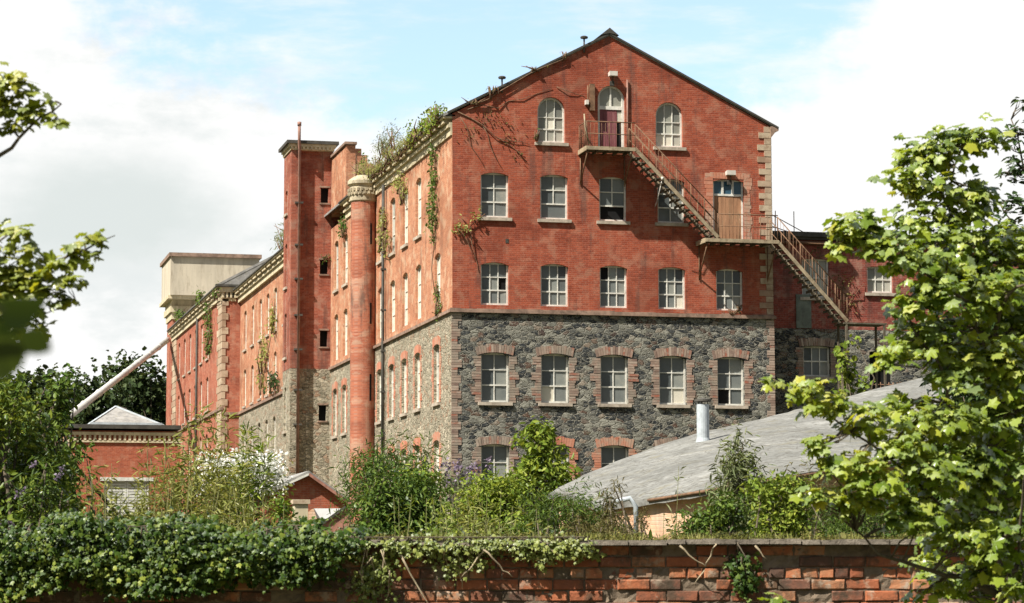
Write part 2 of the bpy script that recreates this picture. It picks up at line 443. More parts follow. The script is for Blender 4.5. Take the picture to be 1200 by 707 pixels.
M['lf_weed'] = mat_leaf('pale weed leaf', [(0.0, (0.13, 0.15, 0.04)), (0.5, (0.25, 0.27, 0.075)), (1.0, (0.4, 0.37, 0.15))], 0.3, 0.03)
M['lf_grey'] = mat_leaf('grey green leaf', [(0.0, (0.1, 0.13, 0.06)), (0.5, (0.17, 0.2, 0.09)), (1.0, (0.27, 0.28, 0.15))], 0.25, 0.03)
M['lf_brown'] = mat_leaf('browned foliage', [(0.0, (0.07, 0.055, 0.025)), (0.5, (0.13, 0.11, 0.04)), (1.0, (0.19, 0.18, 0.07))], 0.2, 0.03)
M['lf_far'] = mat_leaf('far tree leaf', [(0.0, (0.022, 0.036, 0.016)), (0.5, (0.05, 0.075, 0.03)), (1.0, (0.1, 0.125, 0.05))], 0.18, 0.02)
M['fl_purple'] = mat_leaf('buddleia flower', [(0.0, (0.13, 0.095, 0.14)), (0.5, (0.2, 0.155, 0.215)), (1.0, (0.3, 0.245, 0.31))], 0.25, 0.02, (1, 1, 1))
M['fl_white'] = mat_leaf('white blossom', [(0.0, (0.68, 0.68, 0.6)), (1.0, (0.85, 0.85, 0.8))], 0.25, 0.02, (1, 1, 1))
M['moss'] = mat_leaf('moss cushion', [(0.0, (0.06, 0.07, 0.02)), (0.6, (0.13, 0.13, 0.035)), (1.0, (0.25, 0.2, 0.08))], 0.1, 0.01)

CW, SKY, SUNE, EXPO = 0.535, 0.10, 5.0, 0.95

# ------------------------------------------------------------------ leaves
def _fan(prof, fold=0.26, droop=0.2):
    """a lobed leaf from (angle, radius) pairs, base at the origin, tip along +y"""
    c = (0.0, 0.35, 0.0)
    pts = []
    for a, r in prof: pts.append((a, r))
    for a, r in prof[-2:0:-1]: pts.append((-a, r))
    V = [c]
    for a, r in pts:
        x = r * 0.62 * math.sin(rad(a)); y = 0.35 + r * 0.62 * math.cos(rad(a))
        V.append((x, y, -fold * abs(x) - droop * max(0, y - 0.4) ** 2 * 2 + 0.05 * math.sin(a * 0.2)))
    n = len(pts)
    F = [(0, 1 + i, 1 + (i + 1) % n) for i in range(n)]
    return np.array(V), F


LEAF = {
    'maple': _fan([(0, 1.05), (14, .82), (24, .66), (40, .76), (56, .98), (72, .74), (86, .60), (104, .68), (118, .74), (140, .48), (168, .32), (180, .55)]),
    'ivy': _fan([(0, 1.05), (22, .62), (40, .58), (62, .85), (84, .55), (112, .66), (140, .50), (180, .32)]),
    'ovate': (np.array([(0, 0, 0), (.17, .22, .05), (.24, .5, .07), (.15, .8, .02), (0, 1.05, -.08), (-.15, .8, .02), (-.24, .5, .07), (-.17, .22, .05)]),
              [(0, 1, 2, 3, 4), (0, 4, 5, 6, 7)]),
    'narrow': (np.array([(0, 0, 0), (.085, .35, .03), (.06, .72, .0), (0, 1.05, -.1), (-.06, .72, .0), (-.085, .35, .03)]),
               [(0, 1, 2, 3), (0, 3, 4, 5)]),
    'blade': (np.array([(-.03, 0, 0), (.03, 0, 0), (.03, .55, .05), (0, 1.1, -.12), (-.03, .55, .05)]), [(0, 1, 2, 3, 4)]),
    'clump': (np.array([(0, 0, 0), (.3, .15, .1), (.38, .5, .0), (.2, .72, .12), (.05, 1.0, -.05), (-.16, .75, .1), (-.4, .55, -.05), (-.26, .2, .12)]),
              [(0, 1, 2), (0, 2, 3), (0, 3, 4), (0, 4, 5), (0, 5, 6), (0, 6, 7)]),
    'petal': (np.array([(0, 0, 0), (.4, .4, .1), (0, .9, 0), (-.4, .4, .1)]), [(0, 1, 2, 3)]),
}


def unit(a):
    return a / (np.linalg.norm(a, axis=-1, keepdims=True) + 1e-9)


def leaves(name, mats, parent, pos, nrm, size, kind, direc=None, spread=0.5):
    """one foliage mesh of many separate leaves; nrm is the leaf's face normal, direc where its tip points"""
    V, F = LEAF[kind]
    N = len(pos)
    off = root_loc(parent)
    nz = unit(np.asarray(nrm, float))
    t = RNG.normal(size=(N, 3)) * spread
    t += (np.array([0, 0, -0.35]) if direc is None else direc)
    y = unit(t - nz * np.sum(t * nz, axis=1, keepdims=True))
    x = np.cross(y, nz)
    size = np.broadcast_to(np.asarray(size, float), (N,)) * RNG.uniform(0.5, 1.3, N)
    W = V[None, :, :] * size[:, None, None] * np.stack([RNG.uniform(.8, 1.15, N), np.ones(N), RNG.uniform(0.2, 2.2, N)], 1)[:, None, :]
    P = pos[:, None, :] - off + W[..., 0:1] * x[:, None] + W[..., 1:2] * y[:, None] + W[..., 2:3] * nz[:, None]
    k = len(V)
    me = bpy.data.meshes.new(name)
    me.vertices.add(N * k)
    me.vertices.foreach_set('co', P.reshape(-1))
    fl = np.concatenate([np.array(f) for f in F]); ln = np.array([len(f) for f in F])
    loops = (np.arange(N)[:, None] * k + fl[None, :]).reshape(-1)
    lens = np.tile(ln, N)
    me.loops.add(len(loops)); me.loops.foreach_set('vertex_index', loops.astype(np.int32))
    me.polygons.add(len(lens))
    me.polygons.foreach_set('loop_start', np.concatenate([[0], np.cumsum(lens)[:-1]]).astype(np.int32))
    me.polygons.foreach_set('loop_total', lens.astype(np.int32))
    me.update(calc_edges=True)
    return link_mesh(name, me, mats, parent)


SUN_TO = unit(np.array([-69.0, -35.0, 94.0]))
UP = np.array([0, 0, 1.0])


def blob_leaves(blobs, density, lsize, sub=5, up=0.5, out=0.5, rnd=0.5, jit=0.42):
    """blobs: (centre, (rx along view-right, ry along depth, rz)); leaves gathered in smaller sub-clumps"""
    pos, nrm, cl = [], [], []
    for c, r in blobs:
        r = np.array(r)
        n = max(8, int(density * (r[0] * r[2]) ** 0.5 * (r[0] + r[2]) / 2 / lsize ** 2))
        ks = max(2, int(sub))
        q = unit(RNG.normal(size=(ks, 3))) * RNG.uniform(0.35, 0.95, (ks, 1))
        cc = c + q[:, :1] * r[0] * RH + q[:, 1:2] * r[1] * FH + q[:, 2:] * r[2] * UP
        cl += list(cc)
        w = RNG.integers(0, ks, n)
        g = np.clip(RNG.normal(size=(n, 3)), -1.7, 1.7) * jit
        p = cc[w] + g[:, :1] * r[0] * RH + g[:, 1:2] * r[1] * FH + g[:, 2:] * r[2] * UP
        o = unit(p - c)
        pos.append(p); nrm.append(UP * up + o * out + RNG.normal(size=(n, 3)) * rnd)
    return np.concatenate(pos), np.concatenate(nrm), cl


def bent(p, q, k=3, sag=0.08):
    p, q = np.array(p, float), np.array(q, float)
    L = np.linalg.norm(q - p)
    pts = [p + (q - p) * i / k for i in range(k + 1)]
    for i in range(1, k): pts[i] = pts[i] + RNG.normal(size=3) * L * sag
    return pts


def bush(name, label, cat, px, ytop, wpx, d, leaf, lsize, mat, dens=1.0, group=None, hfrac=1.0, stem='stem', nb=9, pointy=0.0, depth=None, extra=None, up=0.45, loc=None, zbase=None, height=None):
    """a shrub standing on the ground: several leaf clumps of uneven size on their own stems"""
    if loc is None:
        top = at(px, ytop, d)
        x, y, zt = top
        z0 = ground_z(x, y) if zbase is None else zbase
    else:
        x, y, z0 = loc; zt = z0 + height
    R = wpx / FPX * d / 2
    H = (zt - z0)
    root = thing(name, label, cat, (x, y, z0), group)
    vis = min(H, H * hfrac)
    if loc is None and d < 50: vis = min(H, max(.25, (zt - .013 * d) * 1.2 + .08))
    blobs = []
    D = depth or R * 0.8
    for i in range(nb):
        f = (i + 0.5) / nb
        hz = z0 + H - vis + vis * (0.08 + 0.80 * f)
        lim = (1 - pointy * f) * (1.0 if f < 0.7 else 0.75)
        a = RNG.uniform(-1, 1) * 0.75 * lim
        b = RNG.uniform(-1, 1) * 0.7 * lim
        rr = R * RNG.uniform(0.34, 0.58) * (1 - 0.5 * pointy * f)
        rz = min(rr * 1.1, vis * 0.28)
        hz = min(hz, zt - rz * 0.75)
        blobs.append((np.array([x, y, 0]) + RH * a * R + FH * b * D + UP * hz, (rr, rr * 0.9, rz)))
    p, n, cl = blob_leaves(blobs, dens, lsize, 6, up, 0.5, 0.6)
    keep = p[:, 2] > z0 + 0.02
    leaves('foliage', mat, root, p[keep], n[keep], lsize, leaf)
    st = MB()
    for c in cl[::3]:
        if c[2] > z0 + 0.1:
            b = np.array([x, y, z0 - 0.1]) + RNG.normal(size=3) * np.array([1, 1, 0]) * R * 0.12
            st.tube(bent(b, c, 3), [0.02 + 0.012 * H, 0.016 + .006 * H, 0.01 + .003 * H, 0.005], 5)
    st.build('stem', M[stem], root)
    if extra: extra(root, p[keep], (x, y, z0, zt, R))
    return root


def weeds(name, label, cat, px, ytop, wpx, d, mat, n=26, lsize=0.07, leaf='narrow', group=None, stem='stem_green', vis=0.6, lean=0.07, per=60):
    """a clump of upright stems, each with narrow leaves all the way up"""
    x, y, zt = at(px, ytop, d)
    z0 = ground_z(x, y)
    R = wpx / FPX * d / 2
    root = thing(name, label, cat, (x, y, z0), group)
    st = MB(); P, Nn, Dd = [], [], []
    for i in range(n):
        b = np.array([x, y, z0 - 0.05]) + RH * RNG.uniform(-1, 1) * R * 0.85 + FH * RNG.uniform(-1, 1) * R * 0.6
        h = (zt - z0) * RNG.uniform(0.62, 1.02)
        tip = b + UP * h + RH * RNG.normal() * lean * h * .6 + FH * RNG.normal() * lean * h * .6
        path = bent(b, tip, 4, 0.025)
        st.tube(path, [0.009, 0.008, 0.006, 0.004, 0.002], 4)
        f = RNG.uniform(1 - vis, 1.0, per)
        idx = np.minimum((f * 4).astype(int), 3); fr = f * 4 - idx
        pa = np.array(path)
        q = pa[idx] * (1 - fr[:, None]) + pa[idx + 1] * fr[:, None]
        o = unit(RNG.normal(size=(per, 3)) * np.array([1, 1, 0.25]))
        q = q + o * lsize * RNG.uniform(0.1, 1.6, (per, 1)) * (1.15 - f[:, None] * .6)
        P.append(q); Dd.append(o * 1.0 + UP * 0.45)
        Nn.append(UP * 0.6 + RNG.normal(size=(per, 3)) * 0.6)
    leaves('foliage', mat, root, np.concatenate(P), np.concatenate(Nn), lsize, leaf, np.concatenate(Dd), 0.3)
    st.build('stem', M[stem], root)
    return root


# ------------------------------------------------------------------ windows and doors
def arch_pts(u0, u1, v0, v1, rise, n=10):
    """opening outline; v1 is the springing height, rise the arch above it (rise = half width gives a round arch)"""
    pts = [(u0, v0), (u1, v0), (u1, v1)]
    w = (u1 - u0) / 2; c = (u0 + u1) / 2
    if rise > 0:
        R = (w * w + rise * rise) / (2 * rise); cy = v1 + rise - R
        a = math.asin(min(1, w / R))
        if rise >= w - 1e-4: a = math.pi / 2
        for i in range(1, n): 
            t = a - 2 * a * i / n
            pts.append((c + R * math.sin(t), cy + R * math.cos(t)))
    pts.append((u0, v1))
    return pts


def window(parent, mp, u0, u1, v0, v1, rise=0.12, cols=2, rows=3, rec=0.13, glass='glass', sill=True, jamb=0.07, bar=0.036,
           round_top=False, missing=(), label=None, single_low=False, dressing=None, open_low=False, swap=()):
    top = v1 + rise
    fr = MB()
    fr.mbox(mp, u0 - .02, u0 + jamb, v0 - .02, top + .03, rec, rec + .09)
    fr.mbox(mp, u1 - jamb, u1 + .02, v0 - .02, top + .03, rec, rec + .09)
    fr.mbox(mp, u0 + jamb, u1 - jamb, v0 - .02, v0 + jamb * 1.1, rec + .002, rec + .088)
    fr.mbox(mp, u0 + jamb, u1 - jamb, top - jamb * (0.6 if round_top else 1.0), top + .03, rec + .002, rec + .088)
    iu0, iu1, iv0, iv1 = u0 + jamb, u1 - jamb, v0 + jamb, top - jamb * .8
    ucs = [iu0 + (iu1 - iu0) * i / cols for i in range(cols + 1)]
    vrs = [iv0 + (iv1 - iv0) * (i / rows if isinstance(rows, int) else rows[i]) for i in range((rows if isinstance(rows, int) else len(rows) - 1) + 1)]
    nr = len(vrs) - 1
    for i in range(1, cols):
        lo = vrs[1] if (single_low or open_low) else iv0
        fr.mbox(mp, ucs[i] - bar / 2, ucs[i] + bar / 2, lo, iv1, rec + .012, rec + .07)
    for j in range(1, nr):
        b = bar * (1.5 if j == nr - 2 + (nr < 3) else 1.0)
        fr.mbox(mp, iu0, iu1, vrs[j] - b / 2, vrs[j] + b / 2, rec + .008, rec + .075)
    if round_top:
        w = (u1 - u0) / 2; c = (u0 + u1) / 2
        ap = [(c + (w + .02) * math.cos(math.pi * i / 16), v1 + (rise + .02) * math.sin(math.pi * i / 16)) for i in range(17)]
        ip = [(c + (w - jamb) * math.cos(math.pi * i / 16), v1 + (rise - jamb) * math.sin(math.pi * i / 16)) for i in range(17)]
        for i in range(16):
            fr.prism([ap[i], ap[i + 1], ip[i + 1], ip[i]], mp, rec - .004, rec + .06)
    f = fr.build('window', M['paint'], parent)
    if label: f['label'] = label
    pn = MB()
    hole = MB()
    for i in range(cols):
        for j in range(nr):
            a, b = ucs[i] + bar / 2 - .004, ucs[i + 1] - bar / 2 + .004
            if (single_low or open_low) and j == 0:
                if i: continue
                b = ucs[-1]
            tgt = pn
            tilt = RNG.normal() * 0.006
            if (i, j) in missing or (open_low and j == 0): 
                hole.quad(mp(a, vrs[j], rec + .075), mp(b, vrs[j], rec + .075), mp(b, vrs[j + 1], rec + .075), mp(a, vrs[j + 1], rec + .075)); continue
            pn.quad(mp(a, vrs[j], rec + .045 + tilt), mp(b, vrs[j], rec + .045 - tilt), mp(b, vrs[j + 1], rec + .045 - tilt), mp(a, vrs[j + 1], rec + .045 + tilt), 1 if (i, j) in swap else 0)
    pn.build('pane', [M[glass], M['glass_pale']], f)
    if hole.f: hole.build('opening', M['black'], f)
    if sill:
        sl = MB()
        sl.mbox(mp, u0 - .12, u1 + .12, v0 - .13, v0 - .005, -.09, rec + .05)
        sl.build('sill', M['sill'], f)
    if dressing:
        dr = MB()
        z = v0 - .02; k = 0
        while z < v1 - .02:
            h = min(.30, v1 - z)
            wl = (.36 if k % 2 else .23) + RNG.uniform(-.05, .05)
            for q in range(3):
                hz = h / 3
                for sgn in (-1, 1):
                    e0, e1 = (u0 - wl + RNG.uniform(-.03, .03), u0 - .004) if sgn < 0 else (u1 + .004, u1 + wl + RNG.uniform(-.03, .03))
                    dr.mbox(mp, e0, e1, z + q * hz + .006, z + (q + 1) * hz - .006, -.02 + RNG.uniform(-.008, .008), .02)
            z += h; k += 1
        w = (u1 - u0) / 2 + .16; c = (u0 + u1) / 2
        nb = 15
        for i in range(nb):
            a0 = -1 + 2 * i / nb; a1 = a0 + 2 / nb * .9
            f0 = lambda t: v1 + .012 + rise * (1 - t * t) * 1.0
            hh = .32 + RNG.uniform(-.03, .03)
            dr.prism([(c + a0 * w, f0(a0)), (c + a1 * w, f0(a1)), (c + a1 * w * 1.1, f0(a1) + hh), (c + a0 * w * 1.1, f0(a0) + hh)], mp, -.024 + RNG.uniform(-.008, .008), .02)
        dr.build('brick_surround', M[dressing], f)
    return f


# ================================================================== THE MILL
mill = thing('brick_mill', 'tall red brick gabled mill block on a black rubble stone base, nearest the wall', 'mill', (6.5, 14, 1.5))
F = PY(0.0); S = PX(0.0)
XS = [1.13 + 2.395 * i for i in range(5)]
W = 1.12
h2 = [(x, x + W, 10.56, 12.11) for x in XS]
h3 = [(x, x + W, 13.99, 15.64) for x in XS[:4]]
dlow = (10.62, 11.9, 13.3, 15.72)
arcs = [(3.42, 4.54, 17.03, 18.28), (8.26, 9.38, 17.03, 18.28)]
dup_ = (5.88, 6.99, 16.72, 18.85)
holes = [arch_pts(*h, .12) for h in h2 + h3] + [arch_pts(*dlow, .10)] + [arch_pts(*a, .56, 16) for a in arcs] + [arch_pts(*dup_, .555, 16)]
fw = MB()
fw.wall([(0, 10.36), (13.05, 10.36), (13.05, 18.02), (6.36, 21.42), (0, 18.02)], holes, F)
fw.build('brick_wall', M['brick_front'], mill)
G = 0.0
h1 = [(x, x + W, 6.78, 8.58) for x in XS]
h0 = [(x, x + W, 3.1, 5.03) for x in XS]
sw = MB()
FS = PY(-.03)
sw.wall([(-.03, 1.0), (13.08, 1.0), (13.08, 10.24), (-.03, 10.24)], [arch_pts(*h, .12) for h in h1 + h0], FS, 0.25)
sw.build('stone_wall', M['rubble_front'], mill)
# side of the mill
YC = [2.8, 6.65, 9.5, 12.35, 15.2]
SW = 1.12
hs3 = [(y - SW / 2, y + SW / 2, 14.08, 16.38) for y in YC[1:] + [24.4, 27.05]]
hs2 = [(y - SW / 2, y + SW / 2, 10.62, 12.76) for y in YC + [24.4, 27.05]]
hs1 = [(y - SW / 2, y + SW / 2, 6.92, 9.1) for y in YC + [24.4, 27.05]]
hs0 = [(y - SW / 2, y + SW / 2, 3.0, 5.3) for y in YC]
sb = MB()
sb.wall([(0.0, 10.36), (28.7, 10.36), (28.7, 17.3), (0.0, 17.3)], [arch_pts(*h, .13) for h in hs3 + hs2], S)
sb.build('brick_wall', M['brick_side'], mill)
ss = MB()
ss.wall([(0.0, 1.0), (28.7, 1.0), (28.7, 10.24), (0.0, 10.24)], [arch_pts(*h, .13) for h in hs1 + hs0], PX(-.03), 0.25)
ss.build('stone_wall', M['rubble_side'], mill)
# plain far sides
bk = MB()
bk.wall([(0, 1.0), (28.7, 1.0), (28.7, 18.0), (0, 18.0)], [], PXr(13.05))
bk.wall([(0, 1.0), (13.05, 1.0), (13.05, 18.0), (6.36, 21.4), (0, 18.0)], [], PY(28.7))
bk.build('brick_wall', M['brick_annex'], mill)
# string course at the top of the stone
stc = MB()
stc.mbox(F, -.13, 13.16, 10.24, 10.36, -.14, .05)
x = -.1
while x < 13.1:                                   # broken mortar fillets on the ledge
    l = RNG.uniform(.3, 1.1)
    stc.mbox(F, x, min(13.1, x + l), 10.36, 10.38 + RNG.uniform(0, .05), -.10 + RNG.uniform(-.02, .02), -.01)
    x += l
stc.mbox(S, .0, 16.4, 10.24, 10.36, -.13, .05)
stc.mbox(S, 17.2, 28.6, 10.24, 10.36, -.13, .05)
stc.build('string_course', M['string'], mill)
# brick corner strips on the stone storey and cream quoins up the right corner
q = MB(); q2 = MB()
z = 1.2; k = 0
while z < 10.15:
    a = (.34 if k % 2 else .22) + RNG.uniform(-.03, .03)
    for j in range(3):
        q.mbox(FS, -.04, a, z + j * .1 + .006, z + j * .1 + .094, -.015 + RNG.uniform(-.008, .008), .02)
        q2.mbox(FS, 13.09 - a * .9, 13.10, z + j * .1 + .006, z + j * .1 + .094, -.015 + RNG.uniform(-.008, .008), .02)
    z += .3; k += 1
q.build('corner_bricks', M['dressing'], mill); q2.build('corner_bricks', M['dressing'], mill)
q = MB()
z = 10.42; k = 0
while z < 17.9:
    x0 = (12.52 if k % 2 else 12.8) + RNG.uniform(-.04, .04)
    q.mbox(F, x0, 13.06, z + .008, z + .237, -.03 + RNG.uniform(-.012, .012), .03)
    q.box(13.04, 13.085, -.02, .3 if k % 2 else .5, z + .008, z + .237)
    z += .245; k += 1
q.build('quoins', M['quoin'], mill)
# the eaves cornice along the side
def cornice(parent, xw, y0, y1, zb, proud=0.0, gap=1.6):
    c = MB(); mp = PX(xw)
    c.mbox(mp, y0, y1, zb, zb + .30, -.07 - proud, .1)
    c.mbox(mp, y0, y1, zb + .302, zb + .42, -.17 - proud, .1)
    y = y0 + .25
    while y < y1 - .5:
        c.mbox(mp, y, y + gap * .66, zb + .50, zb + .66, -.30 - proud, .1); y += gap
    c.mbox(mp, y0, y1, zb + .422, zb + .50, -.12 - proud, .1)
    c.mbox(mp, y0, y1, zb + .662, zb + .74, -.36 - proud, .1)
    o = c.build('cornice', M['cream'], parent)
    g = MB()
    g.mbox(mp, y0 - .02, y1, zb + .743, zb + .81, -.42 - proud, .12)
    g.build('gutter', M['darkedge'], parent)
    return o
cornice(mill, 0.0, 0.02, 16.2, 17.18)
cornice(mill, 0.0, 17.3, 24.2, 17.18)
# roof: two slate slopes, dark verges, a ridge cap
rf = MB()
for sgn, xe in ((-1, -.35), (1, 13.4)):
    ze = 18.0
    a = [(xe, -.04, ze), (6.36, -.04, 21.50), (6.36, 28.7, 21.50), (xe, 28.7, ze)]
    rf.add(a + [(p[0], p[1], p[2] - .10) for p in a], [(0, 1, 2, 3), (7, 6, 5, 4), (0, 4, 5, 1), (1, 5, 6, 2), (2, 6, 7, 3), (3, 7, 4, 0)])
roof = rf.build('roof', M['slate'], mill)
vg = MB()
vg.beam((-.2, -.07, 18.05), (6.36, -.07, 21.49), .06, .07)
vg.beam((6.36, -.07, 21.49), (13.38, -.07, 17.97), .06, .07)
vg.build('verge', M['darkedge'], roof)
rc = MB()
rc.prism([(6.0, 21.42), (6.36, 21.72), (6.74, 21.42), (6.36, 21.5)], PY(-.12), 0, 28.8)
rc.build('ridge_cap', M['darkedge'], roof)
for xx, zz in ((1.98, 19.12), (5.32, 20.88)):
    v = MB()
    v.tube([(xx, -.05, zz - .2), (xx, -.05, zz + .38)], .035, 8)
    v.lathe(xx, -.05, [(.0, zz + .36), (.14, zz + .36), (.16, zz + .42), (.10, zz + .46), (0, zz + .47)], 12)
    v.build('roof_vent', M['darkedge'], roof)
kn = MB()                                          # kneeler at the right eaves
kn.prism([(13.05, 17.55), (13.25, 17.8), (13.38, 17.85), (13.38, 18.0), (13.05, 18.02)], PY(-.08), 0, .5)
kn.build('kneeler', M['string'], mill)

# windows of the gable front
for i, (a, b, c, d) in enumerate(h2):
    window(mill, F, a, b, c, d, .12, 3, 3, 0.13, sill=False, swap=((2, 0),) if i == 3 else (), missing=((0, 2),) if i == 2 else (((2, 1),) if i == 0 else ()))
for i, (a, b, c, d) in enumerate(h3):
    window(mill, F, a, b, c, d, .12, 2, 3, 0.13, single_low=(i == 1), open_low=(i == 2),
           label='sash window with its lower half open and black' if i == 2 else None)
for i, (a, b, c, d) in enumerate(h1):
    window(mill, FS, a, b, c, d, .12, 2, 3, 0.16, dressing='dressing', swap=((0, 0),) if i == 1 else ((1, 0),) if i == 3 else (), missing=((0, 0),) if i == 4 else ())
for i, (a, b, c, d) in enumerate(h0):
    window(mill, FS, a, b, c, d, .12, 2, 3, 0.16, dressing='dressing_red' if i in (1, 2) else 'dressing')
for i, (a, b, c, d) in enumerate(arcs):
    window(mill, F, a, b, c, d, .56, 3, [0, .28, .56, 1.0], 0.13, round_top=True, glass='glass_grey', swap=((1, 0), (0, 0)) if i else ((1, 1),), label='round arched gable window')
# windows of the long side
for k, (a, b, c, d) in enumerate(hs3):
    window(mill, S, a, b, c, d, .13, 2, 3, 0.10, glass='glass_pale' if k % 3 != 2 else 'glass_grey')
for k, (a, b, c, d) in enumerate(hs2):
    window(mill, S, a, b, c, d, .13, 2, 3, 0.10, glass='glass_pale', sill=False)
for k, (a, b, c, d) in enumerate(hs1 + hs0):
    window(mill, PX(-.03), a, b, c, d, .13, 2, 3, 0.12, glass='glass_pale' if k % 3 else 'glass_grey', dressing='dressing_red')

# doors on to the fire escape
a, b, c, d = dup_
dm = MB()
dm.mbox(F, a - .01, a + .10, c, d + .2, .1, .2); dm.mbox(F, b - .10, b + .01, c, d + .2, .1, .2); dm.mbox(F, a + .1, b - .1, 18.46, 18.60, .102, .2)
cx = (a + b) / 2
for i in range(16):
    t0, t1 = math.pi * i / 16, math.pi * (i + 1) / 16
    dm.prism([(cx + .575 * math.cos(t0), d + .575 * math.sin(t0)), (cx + .575 * math.cos(t1), d + .575 * math.sin(t1)),
              (cx + .49 * math.cos(t1), d + .49 * math.sin(t1)), (cx + .49 * math.cos(t0), d + .49 * math.sin(t0))], F, .097, .18)
dm.mbox(F, cx - .03, cx + .03, 18.6, d + .5, .11, .18)
door = dm.build('door', M['paint'], mill)
door['label'] = 'tall maroon loading door under an arched fanlight'
p = MB(); p.mbox(F, a + .1, b - .30, c, 18.46, .13, .17)
for i in range(1, 5): p.mbox(F, a + .1 + i * .16 - .006, a + .1 + i * .16 + .006, c + .02, 18.4, .126, .13)
p.build('door_leaf', M['purple'], door)
p = MB(); p.mbox(F, b - .30, b - .1, c, 18.46, .175, .19); p.build('opening', M['black'], door)
p = MB(); p.quad(F(b - .28, 18.0, .15), F(b - .11, 18.0, .15), F(b - .11, 18.4, .15), F(b - .28, 18.4, .15)); p.build('pane', M['glass_pale'], door)
p = MB(); p.quad(F(a + .1, 18.6, .16), F(b - .1, 18.6, .16), F(b - .1, d + .55, .16), F(a + .1, d + .55, .16)); p.build('pane', M['glass_grey'], door)

a, b, c, d = dlow
dm = MB()
dm.mbox(F, a, a + .07, c, d + .13, .1, .2); dm.mbox(F, b - .07, b, c, d + .13, .1, .2)
dm.mbox(F, a + .07, b - .07, d + .03, d + .14, .102, .2); dm.mbox(F, a + .07, b - .07, 15.16, 15.24, .102, .2)
for i in (1, 2): dm.mbox(F, a + (b - a) * i / 3 - .045, a + (b - a) * i / 3 + .045, 15.24, d + .03, .104, .19)
door2 = dm.build('door', M['paint'], mill)
door2['label'] = 'boarded tan door under three small blue panes'
p = MB()
for i in range(7):
    p.mbox(F, a + .07 + i * .163, a + .07 + i * .163 + .157, c, 15.16, .125 + RNG.uniform(-.01, .01), .16)
p.build('boarding', M['tanboard'], door2)
p = MB()
for i in range(3):
    u = a + (b - a) * i / 3
    p.quad(F(u + .04, 15.24, .15), F(u + (b - a) / 3 - .04, 15.24, .15), F(u + (b - a) / 3 - .04, d + .05, .15), F(u + .04, d + .05, .15))
p.build('pane', M['glass_blue'], door2)
# orange repair brickwork round that door
p = MB()
for z in np.arange(13.4, 16.0, .156):
    for (u0, u1) in ((a - .34 + RNG.uniform(-.06, .06), a - .006), (b + .006, b + .3 + RNG.uniform(-.06, .06))):
        p.mbox(F, u0, u1, z + .006, z + .15, -.012 + RNG.uniform(-.004, .004), .01)
for i in range(12):
    u = a - .12 + i * .127
    p.mbox(F, u + .005, u + .12, d + .115 + .0, d + .36, -.014, .01)
p.build('brick_surround', M['dressing_red'], door2)

# lamps over the doors, with their brackets
for (xx, zz, wd) in ((6.46, 19.78, .16), (11.3, 15.98, .18)):
    l = MB()
    l.prism([(-.30, zz - .02), (-.06, zz - .02), (-.02, zz + .13), (-.30, zz + .16)], lambda u, v, dd, xx=xx, wd=wd: (xx - wd + dd, u, v), 0, 2 * wd)
    ob = l.build('wall_lamp', M['lampwhite'], mill)
    l = MB()
    l.tube([(xx, .02, zz - .25), (xx, -.12, zz - .22), (xx, -.16, zz - .02)], .025, 6)
    l.box(xx - .09, xx + .09, -.06, .01, zz - .38, zz - .2)
    l.build('lamp_bracket', M['darkedge'], ob)
# rusty box with a short pipe, white lamp fitting and stand pipe by the top door
l = MB()
l.box(5.52, 5.72, -.16, .0, 18.35, 19.42); l.tube([(5.45, -.1, 19.35), (5.45, -.1, 18.5)], .03)
l.build('rusty_box', M['rust'], mill)
l = MB(); l.box(5.34, 5.46, -.2, 0, 18.58, 18.76); l.build('lamp_fitting', M['lampwhite'], mill)
l = MB(); l.tube([(7.08, -.06, 16.7), (7.08, -.06, 19.66)], .035, 8); l.build('pipe', M['pinkpipe'], mill)
# vents through the brickwork
l = MB(); l.box(2.12, 2.24, -.015, .02, 13.0, 13.16); l.build('air_vent', M['darkedge'], mill)
# rainwater pipe on the side wall
l = MB(); l.tube([(-.14, 13.85, 17.3), (-.14, 13.85, 3.0)], .07, 8)
for z in np.arange(4.5, 17, 1.8): l.box(-.23, -.02, 13.76, 13.94, z, z + .08)
l.build('drainpipe', M['darkedge'], mill)
# round turret
tc = (-.5, 16.7)
tw = MB(); tw.lathe(*tc, [(.58, 1.0), (.58, 16.9)], 40)
tur = tw.build('turret', M['brick_turret'], mill)
tp = MB()
tp.lathe(*tc, [(.58, 16.9), (.64, 16.95), (.64, 17.15), (.67, 17.19), (.67, 17.5), (.64, 17.52), (.64, 17.62), (.74, 17.7), (.74, 17.84), (.66, 17.93), (.42, 18.1), (.0, 18.18)], 40)
for k in range(22):
    t = 2 * math.pi * k / 22
    for zz, o in ((17.22, 0), (17.38, .14)):
        cxp, cyp = tc[0] + .68 * math.cos(t + o), tc[1] + .68 * math.sin(t + o)
        tp.box(cxp - .05, cxp + .05, cyp - .05, cyp + .05, zz, zz + .12)
tp.build('turret_cap', M['capstone'], tur)
nrm_ = np.array([.42, -.907]); tg = np.array([.907, .42])
for z0, z1 in ((14.95, 15.9), (11.35, 12.3), (7.9, 9.1)):
    sl = MB(); ctr = np.array(tc) + nrm_ * .573
    p4 = [(*(ctr + tg * s_), z) for s_, z in ((-.05, z0), (.05, z0), (.05, z1), (-.05, z1))]
    p5 = [(*(np.array(p[:2]) + nrm_ * .012), p[2]) for p in p4]
    sl.add(p5 + p4, [(0, 1, 2, 3), (0, 4, 5, 1), (1, 5, 6, 2), (2, 6, 7, 3), (3, 7, 4, 0)])
    sl.build('slit_window', M['black'], tur)

